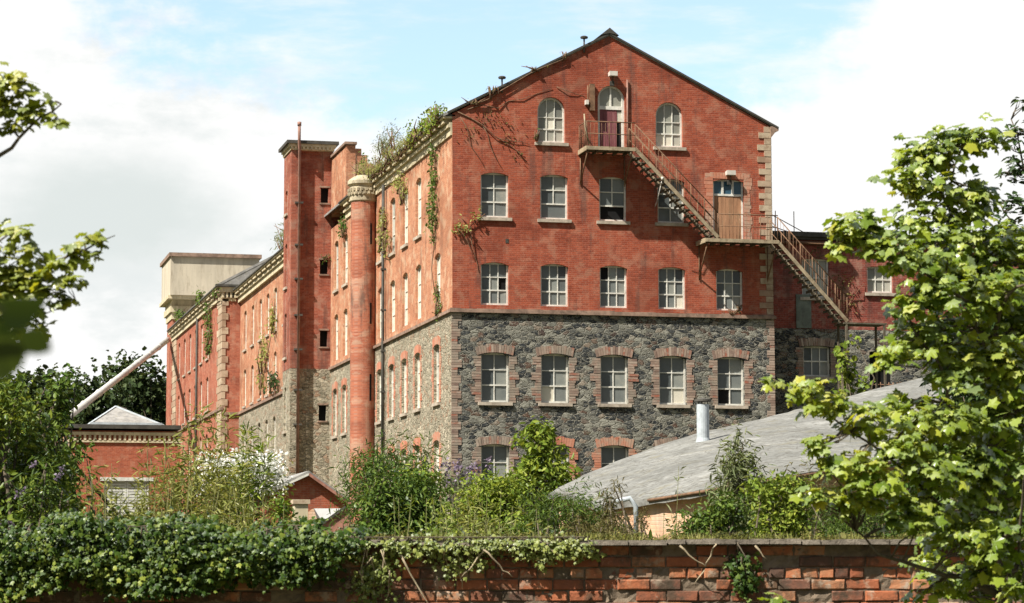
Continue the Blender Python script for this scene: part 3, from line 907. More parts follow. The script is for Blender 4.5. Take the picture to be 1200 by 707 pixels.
# ================================================================== STAIR TOWER
tower = thing('stair_tower', 'slim square red brick stair tower with a cream cornice and a tall rainwater pipe', 'tower', (-1, 29.7, 1.5))
TF = PY(28.48); TR = PY(28.7); TL = PX(-2.04)
wins = [(-.53, -.14, 18.62, 19.38), (-.55, -.15, 15.05, 15.76), (-.53, -.15, 11.43, 12.23)]
t = MB()
t.wall([(-1.55, 10.32), (.02, 10.32), (.02, 21.2), (-1.55, 21.2)], [arch_pts(*w, 0) for w in wins], TR, .25)
t.box(-2.04, -1.56, 28.48, 28.9, 10.32, 21.2)
t.wall([(28.9, 10.32), (31.0, 10.32), (31.0, 21.2), (28.9, 21.2)], [arch_pts(29.75, 30.45, *z_, .1) for z_ in ((14.5, 16.6), (10.98, 13.1))] + [arch_pts(29.75, 30.45, 18.2, 19.3, .08)], TL, .25)
t.build('brick_wall', M['brick_tower'], tower)
t = MB()
t.wall([(-1.55, 1), (.0, 1), (.0, 10.32), (-1.55, 10.32)], [arch_pts(-.57, -.19, 7.76, 8.53, 0)], TR, .25)
t.box(-2.03, -1.57, 28.49, 28.9, 1, 10.32)
t.wall([(28.9, 1), (31.0, 1), (31.0, 10.32), (28.9, 10.32)], [arch_pts(29.75, 30.45, *z_, .1) for z_ in ((7.3, 9.4), (3.6, 5.8))], PX(-2.03), .25)
t.build('stone_wall', M['rubble_side'], tower)
t = MB()
t.box(-2.0, 0, 30.98, 31.2, 1, 21.2); t.box(-.0, .3, 28.8, 31.2, 17, 21.2)
t.build('brick_wall', M['brick_tower'], tower)
for w in wins + [(-.57, -.19, 7.76, 8.53)]:
    o = MB(); o.quad(TR(w[0] - .02, w[2] - .02, .24), TR(w[1] + .02, w[2] - .02, .24), TR(w[1] + .02, w[3] + .02, .24), TR(w[0] - .02, w[3] + .02, .24))
    wo = o.build('opening', M['black'], tower)
    o = MB(); o.mbox(TR, w[0] - .06, w[1] + .06, w[2] - .08, w[2] - .004, -.05, .1); o.mbox(TR, w[0] - .06, w[1] + .06, w[3] + .004, w[3] + .09, -.03, .1); o.build('sill', M['string'], wo)
for z0, z1 in ((14.5, 16.6), (10.98, 13.1), (18.2, 19.3), (7.3, 9.4), (3.6, 5.8)):
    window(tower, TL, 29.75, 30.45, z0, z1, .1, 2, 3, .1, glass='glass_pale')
t = MB()
for zb, pr, hh in ((21.2, .06, .16), (21.362, .14, .14)):
    t.box(-2.04 - pr, .04 + pr, 28.48 - pr, 31.1, zb, zb + hh)
x = -2.1
while x < .05:
    t.box(x, x + .1, 28.34, 28.5, 21.24, 21.36); x += .2
t.build('cornice', M['cream'], tower)
t = MB(); t.box(-2.3, .3, 28.22, 31.3, 21.503, 21.66); t.build('roof_slab', M['darkedge'], tower)
t = MB(); t.tube([(-1.66, 28.36, 2.5), (-1.66, 28.36, 21.2), (-1.72, 28.1, 21.5), (-1.72, 28.1, 22.45)], .075, 8)
t.tube([(-1.72, 28.1, 22.35), (-1.72, 28.1, 22.55)], .10, 8)
tp_ = t.build('drainpipe', M['pinkpipe'], tower)
for z in (18.5, 16.4, 14.7, 12.9, 11.2, 9.2, 7.5):
    t = MB(); t.box(-1.86, -1.46, 28.3, 28.49, z, z + .09); t.build('pipe_clamp', M['darkedge'], tp_)
# the ragged broken parapet wall beside the tower
t = MB()
t.box(0.0, .45, 24.35, 28.68, 17.9, 20.6)
yy = 24.35
while yy < 28.6:
    t.box(0.0, .45, yy, min(28.68, yy + .45), 20.6, 20.75 + RNG.uniform(0, .12)); yy += .45
zz = 20.75
for i in range(9):
    t.box(.45 + i * .3, .75 + i * .3, 24.4, 24.8, 17.9, 20.6 - i * .3 + RNG.uniform(-.12, .12))
t.build('broken_parapet', M['brick_side'], tower)
t = MB(); t.mbox(S, 24.2, 28.66, 20.86, 20.98, -.09, .5); t.build('coping', M['string'], tower)

# ================================================================== LONG WING and FAR WING
wing = thing('brick_wing', 'long red brick wing with tall narrow windows, running back behind the stair tower', 'mill wing', (5, 47, 2))
YW = [34.6, 37.7, 40.9, 44.2, 47.9, 51.0, 54.1, 57.5, 60.9]
v3 = [(y - .55, y + .55, 14.1, 16.4) for y in YW]; v2 = [(y - .55, y + .55, 10.6, 12.75) for y in YW]; v1 = [(y - .55, y + .55, 6.9, 9.06) for y in YW]; v0 = [(y - .55, y + .55, 3.3, 5.5) for y in YW]
t = MB(); t.wall([(31.1, 10.36), (63.3, 10.36), (63.3, 17.3), (31.1, 17.3)], [arch_pts(*h, .12) for h in v3 + v2], S); t.build('brick_wall', M['brick_side'], wing)
t = MB(); t.wall([(31.1, 1.5), (63.3, 1.5), (63.3, 10.2), (31.1, 10.2)], [arch_pts(*h, .12) for h in v1 + v0], PX(-.03)); t.build('stone_wall', M['rubble_side'], wing)
t = MB(); t.mbox(S, 31.1, 63.2, 10.2, 10.36, -.13, .05); t.build('string_course', M['string'], wing)
cornice(wing, 0.0, 31.2, 63.25, 17.25, .1, 2.0)
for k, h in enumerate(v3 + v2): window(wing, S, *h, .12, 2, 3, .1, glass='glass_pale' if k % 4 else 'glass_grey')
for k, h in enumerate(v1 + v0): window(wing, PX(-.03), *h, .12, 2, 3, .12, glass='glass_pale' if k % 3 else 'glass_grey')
t = MB()
for xa, xb in (((-.3, 18.1), (4.2, 21.6)), ((4.2, 21.6), (9, 18.1))):
    a = [(xa[0], 31.1, xa[1]), (xb[0], 31.1, xb[1]), (xb[0], 63.3, xb[1]), (xa[0], 63.3, xa[1])]
    t.add(a + [(p[0], p[1], p[2] - .15) for p in a], [(0, 1, 2, 3), (7, 6, 5, 4), (0, 4, 5, 1), (1, 5, 6, 2), (2, 6, 7, 3), (3, 7, 4, 0)])
t.build('roof', M['slate'], wing)
t = MB(); t.wall([(31.1, 1.5), (63.3, 1.5), (63.3, 18), (31.1, 18)], [], PXr(8.7)); t.build('brick_wall', M['brick_annex'], wing)

far = thing('end_pavilion', 'farthest red brick pavilion of the mill, with pale quoins and a dentilled cornice', 'mill wing', (3, 78, 2.5))
XF = -1.1; FW = PX(XF)
YF = [71.4, 74.9, 78.4, 81.8, 85.3, 88.9]
w3 = [(y - .6, y + .6, 14.4, 16.86) for y in YF]; w2 = [(y - .6, y + .6, 10.95, 13.05) for y in YF]; w1 = [(y - .6, y + .6, 7.1, 9.3) for y in YF]
t = MB(); t.wall([(63.3, 2), (93.5, 2), (93.5, 17.5), (63.3, 17.5)], [arch_pts(*h, .14) for h in w3 + w2 + w1], FW, .2); t.wall([(XF, 2), (0, 2), (0, 17.6), (XF, 17.6)], [], PY(63.3))
t.wall([(63.3, 2), (93.5, 2), (93.5, 18), (63.3, 18)], [], PXr(9))
t.build('brick_wall', M['brick_far'], far)
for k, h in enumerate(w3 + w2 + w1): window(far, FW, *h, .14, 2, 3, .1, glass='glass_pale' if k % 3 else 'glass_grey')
t = MB(); t.mbox(FW, 63.2, 93.4, 10.5, 10.68, -.13, .05); t.mbox(PY(63.3), XF - .05, -.14, 10.2, 10.37, -.1, .05); t.build('string_course', M['string'], far)
for y0, y1 in ((90.6, 93.4), (63.3, 65.9)):
    z = 2.2; k = 0
    t = MB()
    while z < 17.3:
        e = y1 - (0 if k % 2 else .6)
        t.mbox(FW, y0 - (.0 if y0 > 70 else .03), e, z + .02, z + .43, -.06, .02); z += .45; k += 1
    if y0 > 70: t.build('quoins', M['quoin'], far)
z = 2.2; k = 0
while z < 17.3:
    t.mbox(PY(63.3), XF - .05, XF + (.34 if k % 2 else .18), z + .02, z + .43, -.05, .02); z += .45; k += 1
t.build('quoins', M['quoin'], far)
cornice(far, XF, 63.2, 93.4, 17.5, .05, 2.2)
t = MB()
t.mbox(PY(63.3), XF - .3, -.3, 17.35, 17.55, -.05, .1); t.mbox(PY(63.3), XF - .3, -.3, 17.9, 18.22, -.2, .1)
x = XF - .1
while x < -.3:
    t.mbox(PY(63.3), x, x + .13, 17.56, 17.88, -.16, .1); x += .26
t.build('dentils', M['cream'], far)
t = MB(); t.mbox(PY(63.3), XF - .5, -.05, 18.24, 18.38, -.35, .1); t.build('gutter', M['darkedge'], far)
t = MB(); t.tube([(XF - .12, 76.6, 17.6), (XF - .12, 76.6, 4)], .08, 8); t.build('drainpipe', M['darkedge'], far)
t = MB()
for xa, xb in (((XF - .4, 18.4), (3.6, 21.2)), ((3.6, 21.2), (9, 18.4))):
    a = [(xa[0], 63.2, xa[1]), (xb[0], 63.2, xb[1]), (xb[0], 93.5, xb[1]), (xa[0], 93.5, xa[1])]
    t.add(a + [(p[0], p[1], p[2] - .15) for p in a], [(0, 1, 2, 3), (7, 6, 5, 4), (0, 4, 5, 1), (1, 5, 6, 2), (2, 6, 7, 3), (3, 7, 4, 0)])
t.add([(XF - .38, 63.22, 18.3), (3.6, 63.22, 21.1), (8.98, 63.22, 18.3)], [(0, 1, 2)])
t.build('roof', M['slate'], far)

tank = thing('water_tank', 'cream concrete water tank on a corbelled brick tower at the far end of the mill', 'water tank', (2, 96, 3))
t = MB(); t.box(-1.15, 5.0, 93.6, 97.2, 2, 19.2); t.build('tower_shaft', M['brick_far'], tank)
t = MB()
t.box(-1.22, 5.1, 93.4, 97.6, 19.2, 19.7); t.box(-1.34, 5.2, 93.1, 98, 19.702, 20.15); t.box(-1.25, 5.1, 93.35, 97.9, 20.152, 20.6); t.box(-1.62, 5.3, 92.2, 98.7, 20.602, 20.85)
t.build('corbel_courses', M['cream'], tank)
t = MB(); t.box(-1.47, 5.1, 92.0, 98.6, 20.852, 23.7)
t.build('tank_wall', M['concrete'], tank)
t = MB(); t.box(-1.6, 5.25, 91.8, 98.9, 23.703, 23.98); t.build('rim', M['string'], tank)

# ================================================================== ANNEXE at the right
ann = thing('brick_annexe', 'lower dark red brick annexe set back to the right of the gable, behind the sycamore', 'annexe', (18.5, 6, 2))
AF = PY(2.0)
aw = [(15.04, 16.22, 11.4, 12.95), (17.88, 19.0, 11.65, 12.7), (21.2, 22.4, 11.5, 12.8)]
ad = (14.75, 15.4, 10.12, 11.5)
al = [(15.04, 16.2, 8.15, 9.35), (17.9, 18.9, 6.3, 9.2)]
t = MB(); t.wall([(13.06, 10.1), (26, 10.1), (26, 13.75), (13.06, 13.75)], [arch_pts(*w, .05) for w in aw], AF, .2); t.build('brick_wall', M['brick_annex'], ann)
t = MB(); t.wall([(13.06, 1.5), (26, 1.5), (26, 10.1), (13.06, 10.1)], [arch_pts(*w, .05) for w in al], PY(1.97), .25); t.build('stone_wall', M['rubble_front'], ann)
t = MB(); t.box(26, 26.2, 2, 14, 1.5, 13.75); t.box(13.1, 26, 13.8, 14, 1.5, 13.7); t.build('brick_wall', M['brick_annex'], ann)
t = MB(); t.box(13.06, 26.3, 1.85, 14.1, 13.752, 13.86); t.box(13.06, 26.3, 1.75, 2.4, 13.862, 14.06); t.build('parapet_coping', M['darkedge'], ann)
t = MB(); t.tube([(13.1, 1.85, 13.62), (26, 1.85, 13.58)], .07, 8); t.build('gutter', M['rust'], ann)
for w in aw: window(ann, AF, *w, .05, 3, 2, .12, glass='glass_grey')
window(ann, PY(1.97), *al[0], .05, 3, 2, .14, dressing='dressing')
o = MB(); o.quad(*[PY(1.97)(u, v, .3) for u, v in ((17.85, 6.2), (18.95, 6.2), (18.95, 9.3), (17.85, 9.3))]); o.build('opening', M['black'], ann)
t = MB(); t.mbox(AF, *ad[:2], ad[2], ad[3], -.06, .0); t.build('door', M['greydoor'], ann)
t = MB()
for x in (13.2, 14.0, 14.8): t.tube([(x, 2.2, 14.0), (x, 2.2, 14.95)], .02, 5)
t.tube([(13.2, 2.2, 14.93), (13.6, 2.2, 14.9), (15.2, 2.2, 14.1)], .02, 5); t.tube([(13.2, 2.2, 14.5), (14.6, 2.2, 14.08)], .02, 5)
t.build('roof_railing', M['rust'], ann)

# ================================================================== FIRE ESCAPE
fe = thing('fire_escape', 'rusty iron fire escape zigzagging down the gable from the top door', 'fire escape', (9, -.6, 13.2))
def platform(x0, x1, z):
    p = MB()
    p.box(x0, x1, -1.2, -.02, z - .035, z)
    for xx in np.arange(x0 + .1, x1, .42): p.box(xx, xx + .05, -1.18, -.02, z - .13, z - .037)
    o = p.build('platform', M['tread'], fe)
    p = MB()
    p.box(x0 - .03, x1, -1.24, -1.2, z - .12, z + .02); p.box(x0 - .05, x0 - .005, -1.2, -.01, z - .15, z + .03)
    p.build('edge_channel', M['ironpale'], o)
    return o
platform(5.1, 7.06, 16.72); platform(9.92, 12.92, 13.24)
def bracket(x, z, drop):
    p = MB()
    p.tube([(x, -1.15, z - .14), (x, -.03, z - drop)], .028, 6); p.tube([(x, -.03, z - .1), (x, -.03, z - drop - .1)], .025, 6)
    p.build('bracket', M['rust'], fe)
for x in (5.15, 6.95): bracket(x, 16.72, 1.25)
for x in (10.0, 12.85): bracket(x, 13.24, 1.4)
def flight(xa, za, xb, zb):
    p = MB()
    for y in (-1.2, -.32): p.beam((xa, y, za), (xb, y, zb), .05, .14)
    o = p.build('stringer', M['ironpale'], fe)
    n = int(round((za - zb) / .21))
    p = MB()
    for i in range(1, n + 1):
        f = i / (n + 1)
        x = xa + (xb - xa) * f; z = za + (zb - za) * f
        p.box(x - .15, x + .12, -1.17, -.35, z - .13, z - .10)
        p.box(x - .16, x - .135, -1.17, -.35, z - .20, z - .10)
    p.build('treads', M['tread'], o)
    p = MB()
    for y in (-1.2, -.32):
        for dz, r in ((.98, .022), (.52, .015)): p.tube([(xa, y, za + dz), (xb, y, zb + dz)], r, 5)
        L = 6
        for i in range(L + 1):
            f = i / L; x = xa + (xb - xa) * f; z = za + (zb - za) * f
            p.tube([(x, y, z), (x, y, z + .98)], .018, 5)
    nb_ = int((xb - xa) / .13)
    for i in range(nb_):
        f = i / nb_; x = xa + (xb - xa) * f; z = za + (zb - za) * f
        p.tube([(x, -1.2, z), (x, -1.2, z + .95)], .007, 4)
    p.build('railing', M['rust'], o)
flight(7.06, 16.68, 10.42, 13.3); flight(12.88, 13.2, 15.75, 10.1)
def rail(pts, z, name='railing'):
    p = MB()
    for a, b in zip(pts[:-1], pts[1:]):
        for dz, r in ((1.0, .022), (.52, .016)): p.tube([(*a, z + dz), (*b, z + dz)], r, 5)
        L = math.hypot(b[0] - a[0], b[1] - a[1]); n = max(1, int(L / .14))
        for i in range(n + 1):
            f = i / n; x, y = a[0] + (b[0] - a[0]) * f, a[1] + (b[1] - a[1]) * f
            p.tube([(x, y, z), (x, y, z + 1.0)], .018 if i % 6 == 0 else .007, 4)
    p.build(name, M['rust'], fe)
rail([(5.1, -.05), (5.1, -1.2), (7.06, -1.2)], 16.72)
rail([(10.45, -1.2), (12.9, -1.2)], 13.24)
p = MB(); p.tube([(5.0, -1.2, 18.0), (5.02, -1.22, 17.5), (5.2, -1.2, 16.8)], .03, 6); p.build('bent_strap', M['ironpale'], fe)
p = MB(); p.box(15.6, 17.4, -1.25, -.25, 10.0, 10.06)
for x in (15.7, 17.3):
    for y in (-1.2, -.3): p.box(x - .04, x + .04, y - .04, y + .04, 2.0, 10.0)
p.build('landing', M['tread'], fe)
p = MB(); p.tube([(8.15, -1.15, 15.5), (8.02, -1.1, 14.9), (7.95, -.9, 14.5)], .018, 5); p.tube([(8.15, -1.2, 15.62), (8.15, -1.2, 15.5)], .06, 6); p.build('hanging_lamp', M['lampwhite'], fe)

# ================================================================== GROUND
gm = MB()
rs = np.concatenate([-np.geomspace(900, 12, 14), np.linspace(-10, 10, 21), np.geomspace(12, 900, 14)])
fs = np.concatenate([[-60, -20], np.linspace(-5, 60, 66), np.geomspace(63, 3000, 30)])
P = []
for f_ in fs:
    for r_ in rs:
        p = CAM + RH * r_ + FH * f_
        P.append((p[0], p[1], ground_z(p[0], p[1]) + (0.06 * math.sin(r_ * 1.7 + f_ * .9) if abs(r_) < 15 and f_ < 60 else 0)))
nr_ = len(rs)
gm.add(P, [(i * nr_ + j, i * nr_ + j + 1, (i + 1) * nr_ + j + 1, (i + 1) * nr_ + j) for i in range(len(fs) - 1) for j in range(nr_ - 1)], 0, True)
prop(gm.build('ground', M['ground']), 'rough sloping ground of grass and earth', None, None, 'structure')

# ================================================================== OUTBUILDING at the left
ob = thing('brick_outbuilding', 'low red brick outbuilding with a hipped slate roof and dentilled eaves, at the left', 'outbuilding', (-8.9, 48, 3.2))
OF = PY(45.2)
t = MB(); t.wall([(-11.85, 2.5), (-5.6, 2.5), (-5.6, 8.1), (-11.85, 8.1)], [[(-9.75, 2.6), (-7.25, 2.6), (-7.25, 5.35), (-9.75, 5.35)]], OF, .3)
t.box(-11.85, -11.6, 45.25, 53, 2.5, 8.1); t.box(-5.85, -5.6, 45.25, 53, 2.5, 8.1); t.box(-11.6, -5.85, 52.7, 53, 2.5, 8.1)
t.build('brick_wall', M['brick_out'], ob)
t = MB()
t.mbox(OF, -11.95, -5.5, 7.45, 7.56, -.08, .1); t.mbox(OF, -11.95, -5.5, 7.85, 8.02, -.12, .1)
x = -11.95
while x < -5.6: t.mbox(OF, x, x + .13, 7.56, 7.85, -.1, .1); x += .27
t.build('dentils', M['cream'], ob)
t = MB()
z = 2.6; k = 0
while z < 7.4: t.mbox(OF, -11.9, -11.9 + (.5 if k % 2 else .3), z + .01, z + .29, -.05, .05); z += .3; k += 1
t.build('quoins', M['quoin'], ob)
t = MB(); t.box(-12.1, -5.6, 44.9, 53.2, 8.2, 8.42); t.build('gutter', M['darkedge'], ob)
t = MB()
A = [(-10.6, 45.5, 8.43), (-6.5, 45.5, 8.43), (-6.5, 52.8, 8.43), (-10.6, 52.8, 8.43)]; R1, R2 = (-8.9, 48.2, 9.62), (-8.2, 50.2, 9.62)
t.add(A + [R1, R2], [(0, 1, 4), (1, 2, 5, 4), (2, 3, 5), (3, 0, 4, 5)])
rr = t.build('roof', M['slate'], ob)
t = MB()
for a, b in ((A[0], R1), (A[1], R1), (R1, R2)): t.beam(a, b, .12, .1)
t.beam((-10.5, 45.45, 8.5), (-6.6, 45.45, 8.5), .1, .14)
t.build('lead_flashing', M['flue'], rr)
t = MB()
for i in range(2):
    u0 = -9.75 + i * 1.25
    t.mbox(OF, u0 + .01, u0 + .09, 2.6, 5.33, .1, .18); t.mbox(OF, u0 + 1.15, u0 + 1.24, 2.6, 5.33, .1, .18)
    for z in np.arange(2.7, 5.3, .16): t.mbox(OF, u0 + .09, u0 + 1.15, z, z + .13, .11, .17)
t.mbox(OF, -9.95, -7.05, 5.35, 5.55, -.06, .1)
t.build('door', M['sheddoor'], ob)

dt = MB(); dt.tube([(-11.6, 47.2, 8.95), (-1.35, 94.6, 17.75)], .2, 12)
duct = thing('conveyor_duct', 'long grey metal duct slanting from the outbuilding roof up to the end pavilion', 'duct', (-11.6, 47.2, 8.9))
dt.build('duct_tube', M['duct'], duct)
for i in range(1, 8):
    t = MB()
    f = i / 8; p = np.array([-11.6, 47.2, 8.95]) * (1 - f) + np.array([-1.35, 94.6, 17.75]) * f
    dv = unit(np.array([10.25, 47.4, 8.8])); t.tube([p - dv * .06, p + dv * .06], .24, 12)
    t.build('flange', M['duct'], duct)

# ================================================================== SMALL GABLED SHED
g0 = at(361, 552, 85)
gsx, gsy, gsz = g0
gs = thing('gabled_shed', 'small red brick gabled shed with dark roof, low in front of the stair tower', 'shed', (gsx, gsy + 3, ground_z(gsx, gsy)))
GF = PY(gsy)
t = MB(); t.wall([(gsx - 1.45, .6), (gsx + 1.35, .6), (gsx + 1.35, gsz - 1.0), (gsx, gsz - .08), (gsx - 1.45, gsz - .72)], [], GF); t.box(gsx - 1.45, gsx - 1.2, gsy + .02, gsy + 6, .6, gsz - .8); t.box(gsx + 1.1, gsx + 1.35, gsy + .02, gsy + 6, .6, gsz - 1.05)
t.build('brick_wall', M['brick_out'], gs)
t = MB()
for xe, ze in ((gsx - 1.7, gsz - .78), (gsx + 1.6, gsz - 1.12)):
    a = [(xe, gsy - .2, ze), (gsx, gsy - .2, gsz), (gsx, gsy + 6, gsz), (xe, gsy + 6, ze)]
    t.add(a + [(p[0], p[1], p[2] - .09) for p in a], [(0, 1, 2, 3), (7, 6, 5, 4), (0, 4, 5, 1), (1, 5, 6, 2), (2, 6, 7, 3), (3, 7, 4, 0)])
t.build('roof', M['slate'], gs)
t = MB(); t.beam((gsx - 1.65, gsy - .22, gsz - .88), (gsx, gsy - .22, gsz - .12), .04, .06)
t.build('bargeboard', M['paint'], gs)
t = MB(); t.beam((gsx, gsy - .22, gsz - .12), (gsx + 1.55, gsy - .22, gsz - 1.2), .04, .09)
b_ = t.build('bargeboard', M['redtile'], gs); b_['label'] = 'bare weathered bargeboard'

# white boarded lean-to with a tiled roof edge
lt = thing('lean_to', 'white boarded lean-to end with a steep red tiled roof edge, below the brick gable', 'lean-to', tuple(at(390, 640, 66)))
def vm(dd):
    def f(px, py, o): return tuple(at(px, py, dd) + FH * o)
    return f
mpv = vm(66)
t = MB(); t.prism([(368, 596), (406, 596), (379, 615), (372, 608)], mpv, 0, .12); t.build('white_panel', M['white_board'], lt)
t = MB(); t.prism([(379, 614.5), (406.5, 595.5), (414, 602), (404, 640), (376, 640)], mpv, -.5, -.06); t.build('roof', M['redtile'], lt)
t = MB(); t.prism([(378, 613), (406, 593.5), (407.5, 596), (379.5, 616)], mpv, -.56, .2); t.build('verge', M['darkedge'], lt)
t = MB(); t.prism([(368, 596), (372, 608), (376, 640), (362, 640), (362, 600)], mpv, -.2, .5); t.build('side_wall', M['brick_shed'], lt)

# a pale stone gatepost
gp = at(352, 583, 45)
t = MB(); zz = gp[2]
t.box(gp[0] - .12, gp[0] + .12, gp[1] - .12, gp[1] + .12, 0, zz - .12); o = thing('gatepost', 'pale rendered gatepost half hidden by creeper, left of the small gabled shed', 'gatepost', (gp[0], gp[1], 0))
t.build('shaft', M['cream'], o)
t = MB(); t.box(gp[0] - .15, gp[0] + .15, gp[1] - .15, gp[1] + .15, zz - .118, zz - .04); t.build('cap', M['quoin'], o)

# ================================================================== ROUND-BACKED SHED ROOF
sh = thing('felt_roofed_shed', 'broad low shed with curved grey felt roof and pale pink brick wall', 'shed', tuple(at(900, 640, 56)))
near = [at(*p) for p in ((698, 592, 54.2), (765, 583, 52.4), (830, 572.5, 50.6), (920, 558, 50.8), (1000, 546, 53), (1100, 532, 54.5), (1230, 514, 56))]
farc = [at(*p) for p in ((643, 578, 60), (700, 550, 63), (800, 513, 67), (900, 489, 70), (965, 472, 72), (1100, 438, 79), (1230, 412, 84))]
def spl(pts, n):
    pts = np.array(pts); k = len(pts); s_ = np.linspace(0, k - 1, n); out = []
    for s in s_:
        i = min(int(s), k - 2); f = s - i
        p0, p1, p2, p3 = pts[max(i - 1, 0)], pts[i], pts[i + 1], pts[min(i + 2, k - 1)]
        out.append(.5 * ((2 * p1) + (-p0 + p2) * f + (2 * p0 - 5 * p1 + 4 * p2 - p3) * f * f + (-p0 + 3 * p1 - 3 * p2 + p3) * f ** 3))
    return np.array(out)
NA, NB_ = spl(near, 40), spl(farc, 40)
P = []
K = 12
for j in range(K + 1):
    f = j / K
    for i in range(40):
        p = NA[i] * (1 - f) + NB_[i] * f
        P.append(p + UP * (0.10 * math.sin(math.pi * f) + 0.012 * math.sin(i * 2.1 + j * 1.3)))
n1 = len(P)
P2 = [p - UP * .14 for p in P]
Fc = [(j * 40 + i, j * 40 + i + 1, (j + 1) * 40 + i + 1, (j + 1) * 40 + i) for j in range(K) for i in range(39)]
t = MB()
t.add(P, Fc, 0, True); t.add(P2, [f[::-1] for f in Fc], 0, True)
for i in range(39):
    for j in (0, K):
        a, b = P[j * 40 + i], P[j * 40 + i + 1]; t.quad(a, b, b - UP * .14, a - UP * .14)
for j in range(K):
    for i in (0, 39):
        a, b = P[j * 40 + i], P[(j + 1) * 40 + i]; t.quad(a, b, b - UP * .14, a - UP * .14)
t.build('roof', M['shedroof'], sh)
t = MB()
inn = [a + (b - a) * .035 for a, b in zip(NA, NB_)]
for i in range(2, 39):
    a, b = inn[i], inn[i + 1] if i < 39 else inn[i]
    t.quad(a - UP * .13, b - UP * .13, np.array([b[0], b[1], -1]), np.array([a[0], a[1], -1]))
lft = [inn[2] + (NB_[2] - inn[2]) * k / 6 for k in range(7)]
for a, b in zip(lft[:-1], lft[1:]): t.quad(a - UP * .13, b - UP * .13, np.array([b[0], b[1], -1]), np.array([a[0], a[1], -1]))
t.build('brick_wall', M['brick_shed'], sh)
t = MB(); t.tube([p - UP * .05 - FH * .03 for p in NA[6:30]], .035, 6); t.build('gutter', M['rust'], sh)
dp = at(742, 588, 50.2)
t = MB(); t.tube([at(722, 588, 49.8), at(738, 584, 49.8), at(745, 594, 49.8), at(746, 640, 49.8)], .05, 8); t.build('downpipe', M['flue'], sh)
fx, fy, fz = at(824, 518, 63.4)
fl = thing('flue_pipe', 'short grey flue pipe with a dark cowl standing on the felt roof', 'flue pipe', (fx, fy, fz - .1))
t = MB(); t.lathe(fx, fy, [(.22, fz - .15), (.17, fz + .05), (.155, fz + .1), (.155, fz + .93), (.0, fz + .93)], 20); t.build('pipe', M['flue'], fl)
t = MB()
for a in (0, 2.1, 4.2): t.tube([(fx + .13 * math.cos(a), fy + .13 * math.sin(a), fz + .9), (fx + .13 * math.cos(a), fy + .13 * math.sin(a), fz + 1.04)], .015, 5)
t.lathe(fx, fy, [(0, fz + 1.0), (.21, fz + 1.0), (.21, fz + 1.05), (0, fz + 1.10)], 20)
t.build('cowl', M['darkedge'], fl)

# ================================================================== BOUNDARY WALL in the foreground, brick by brick
W0 = at(600, 639, 17.7); UR = np.array([.9758, -.2186, 0]); WV = np.array([.2186, .9758, 0])
ZT = W0[2]
def wm(u, v, d): return tuple(np.array([W0[0], W0[1], 0]) + UR * u + WV * d + UP * (ZT - .004 * u / 3.5 + v))
wl = thing('boundary_wall', 'old weathered red brick boundary wall with stone coping across the foreground', 'wall', (W0[0], W0[1], -1.6))
b = MB()
CH = .0785
for r in range(25):
    v1_ = -.002 - r * CH; v0_ = v1_ - CH + .009
    u = -4.6 + (0.115 if r % 2 else 0) + RNG.uniform(-.02, .02)
    hdr = (r % 4 == 2)
    while u < 4.6:
        L = (.105 if hdr else .218) + RNG.uniform(-.012, .012)
        if RNG.uniform() > .018:
            dd = RNG.normal() * .006 + (RNG.uniform(.02, .05) if RNG.uniform() < .10 else 0)
            tw_ = RNG.normal() * .004
            c_ = [(u, v0_), (u + L, v0_), (u + L, v1_), (u, v1_)]
            e = .007
            Pf = [wm(uu + (e if k in (0, 3) else -e) + RNG.normal() * .003, vv + (e if k < 2 else -e) + RNG.normal() * .0025, dd + (tw_ if k in (0, 3) else -tw_) + RNG.normal() * .002) for k, (uu, vv) in enumerate(c_)]
            Pm = [wm(uu, vv, dd + .009) for uu, vv in c_]
            Pb = [wm(uu, vv, .09) for uu, vv in c_]
            b.add(Pf + Pm + Pb, [(0, 1, 2, 3)] + [(k, (k + 1) % 4, 4 + (k + 1) % 4, 4 + k) for k in range(4)] + [(4 + k, 4 + (k + 1) % 4, 8 + (k + 1) % 4, 8 + k) for k in range(4)])
        u += L + .010 + RNG.uniform(-.003, .003)
M['wallbrick'] = mat_island('old handmade brick', [(0.0, (0.11, 0.065, 0.048)), (0.2, (0.19, 0.08, 0.05)), (0.42, (0.27, 0.092, 0.047)), (0.7, (0.36, 0.125, 0.06)), (0.88, (0.38, 0.18, 0.095)), (1.0, (0.29, 0.2, 0.14))],
                           0.92, (0.06, 0.05, 0.035), 0.12, 1.0, 11.0)
b.build('brickwork', M['wallbrick'], wl)
t = MB()
NU, NV = 260, 60
P = []
for j in range(NV + 1):
    for i in range(NU + 1):
        P.append(wm(-4.7 + 9.4 * i / NU, -2.0 + 2.0 * j / NV, .013 + RNG.normal() * .004))
t.add(P, [(j * (NU + 1) + i, j * (NU + 1) + i + 1, (j + 1) * (NU + 1) + i + 1, (j + 1) * (NU + 1) + i) for j in range(NV) for i in range(NU)])
bp = [wm(u, v, d) for d in (.1, .32) for (u, v) in ((-4.7, -2), (4.7, -2), (4.7, -.001), (-4.7, -.001))]
t.add(bp, [(4, 5, 6, 7), (0, 1, 5, 4), (3, 2, 6, 7), (0, 4, 7, 3), (1, 2, 6, 5)])
M['mortar'] = mat_plain('crumbling lime mortar', (0.17, 0.13, 0.092), 0.35, 5.0, 0.95, (0.055, 0.045, 0.032), 0.75, bump=1.0)
t.build('mortar', M['mortar'], wl)
t = MB()
u = -4.7
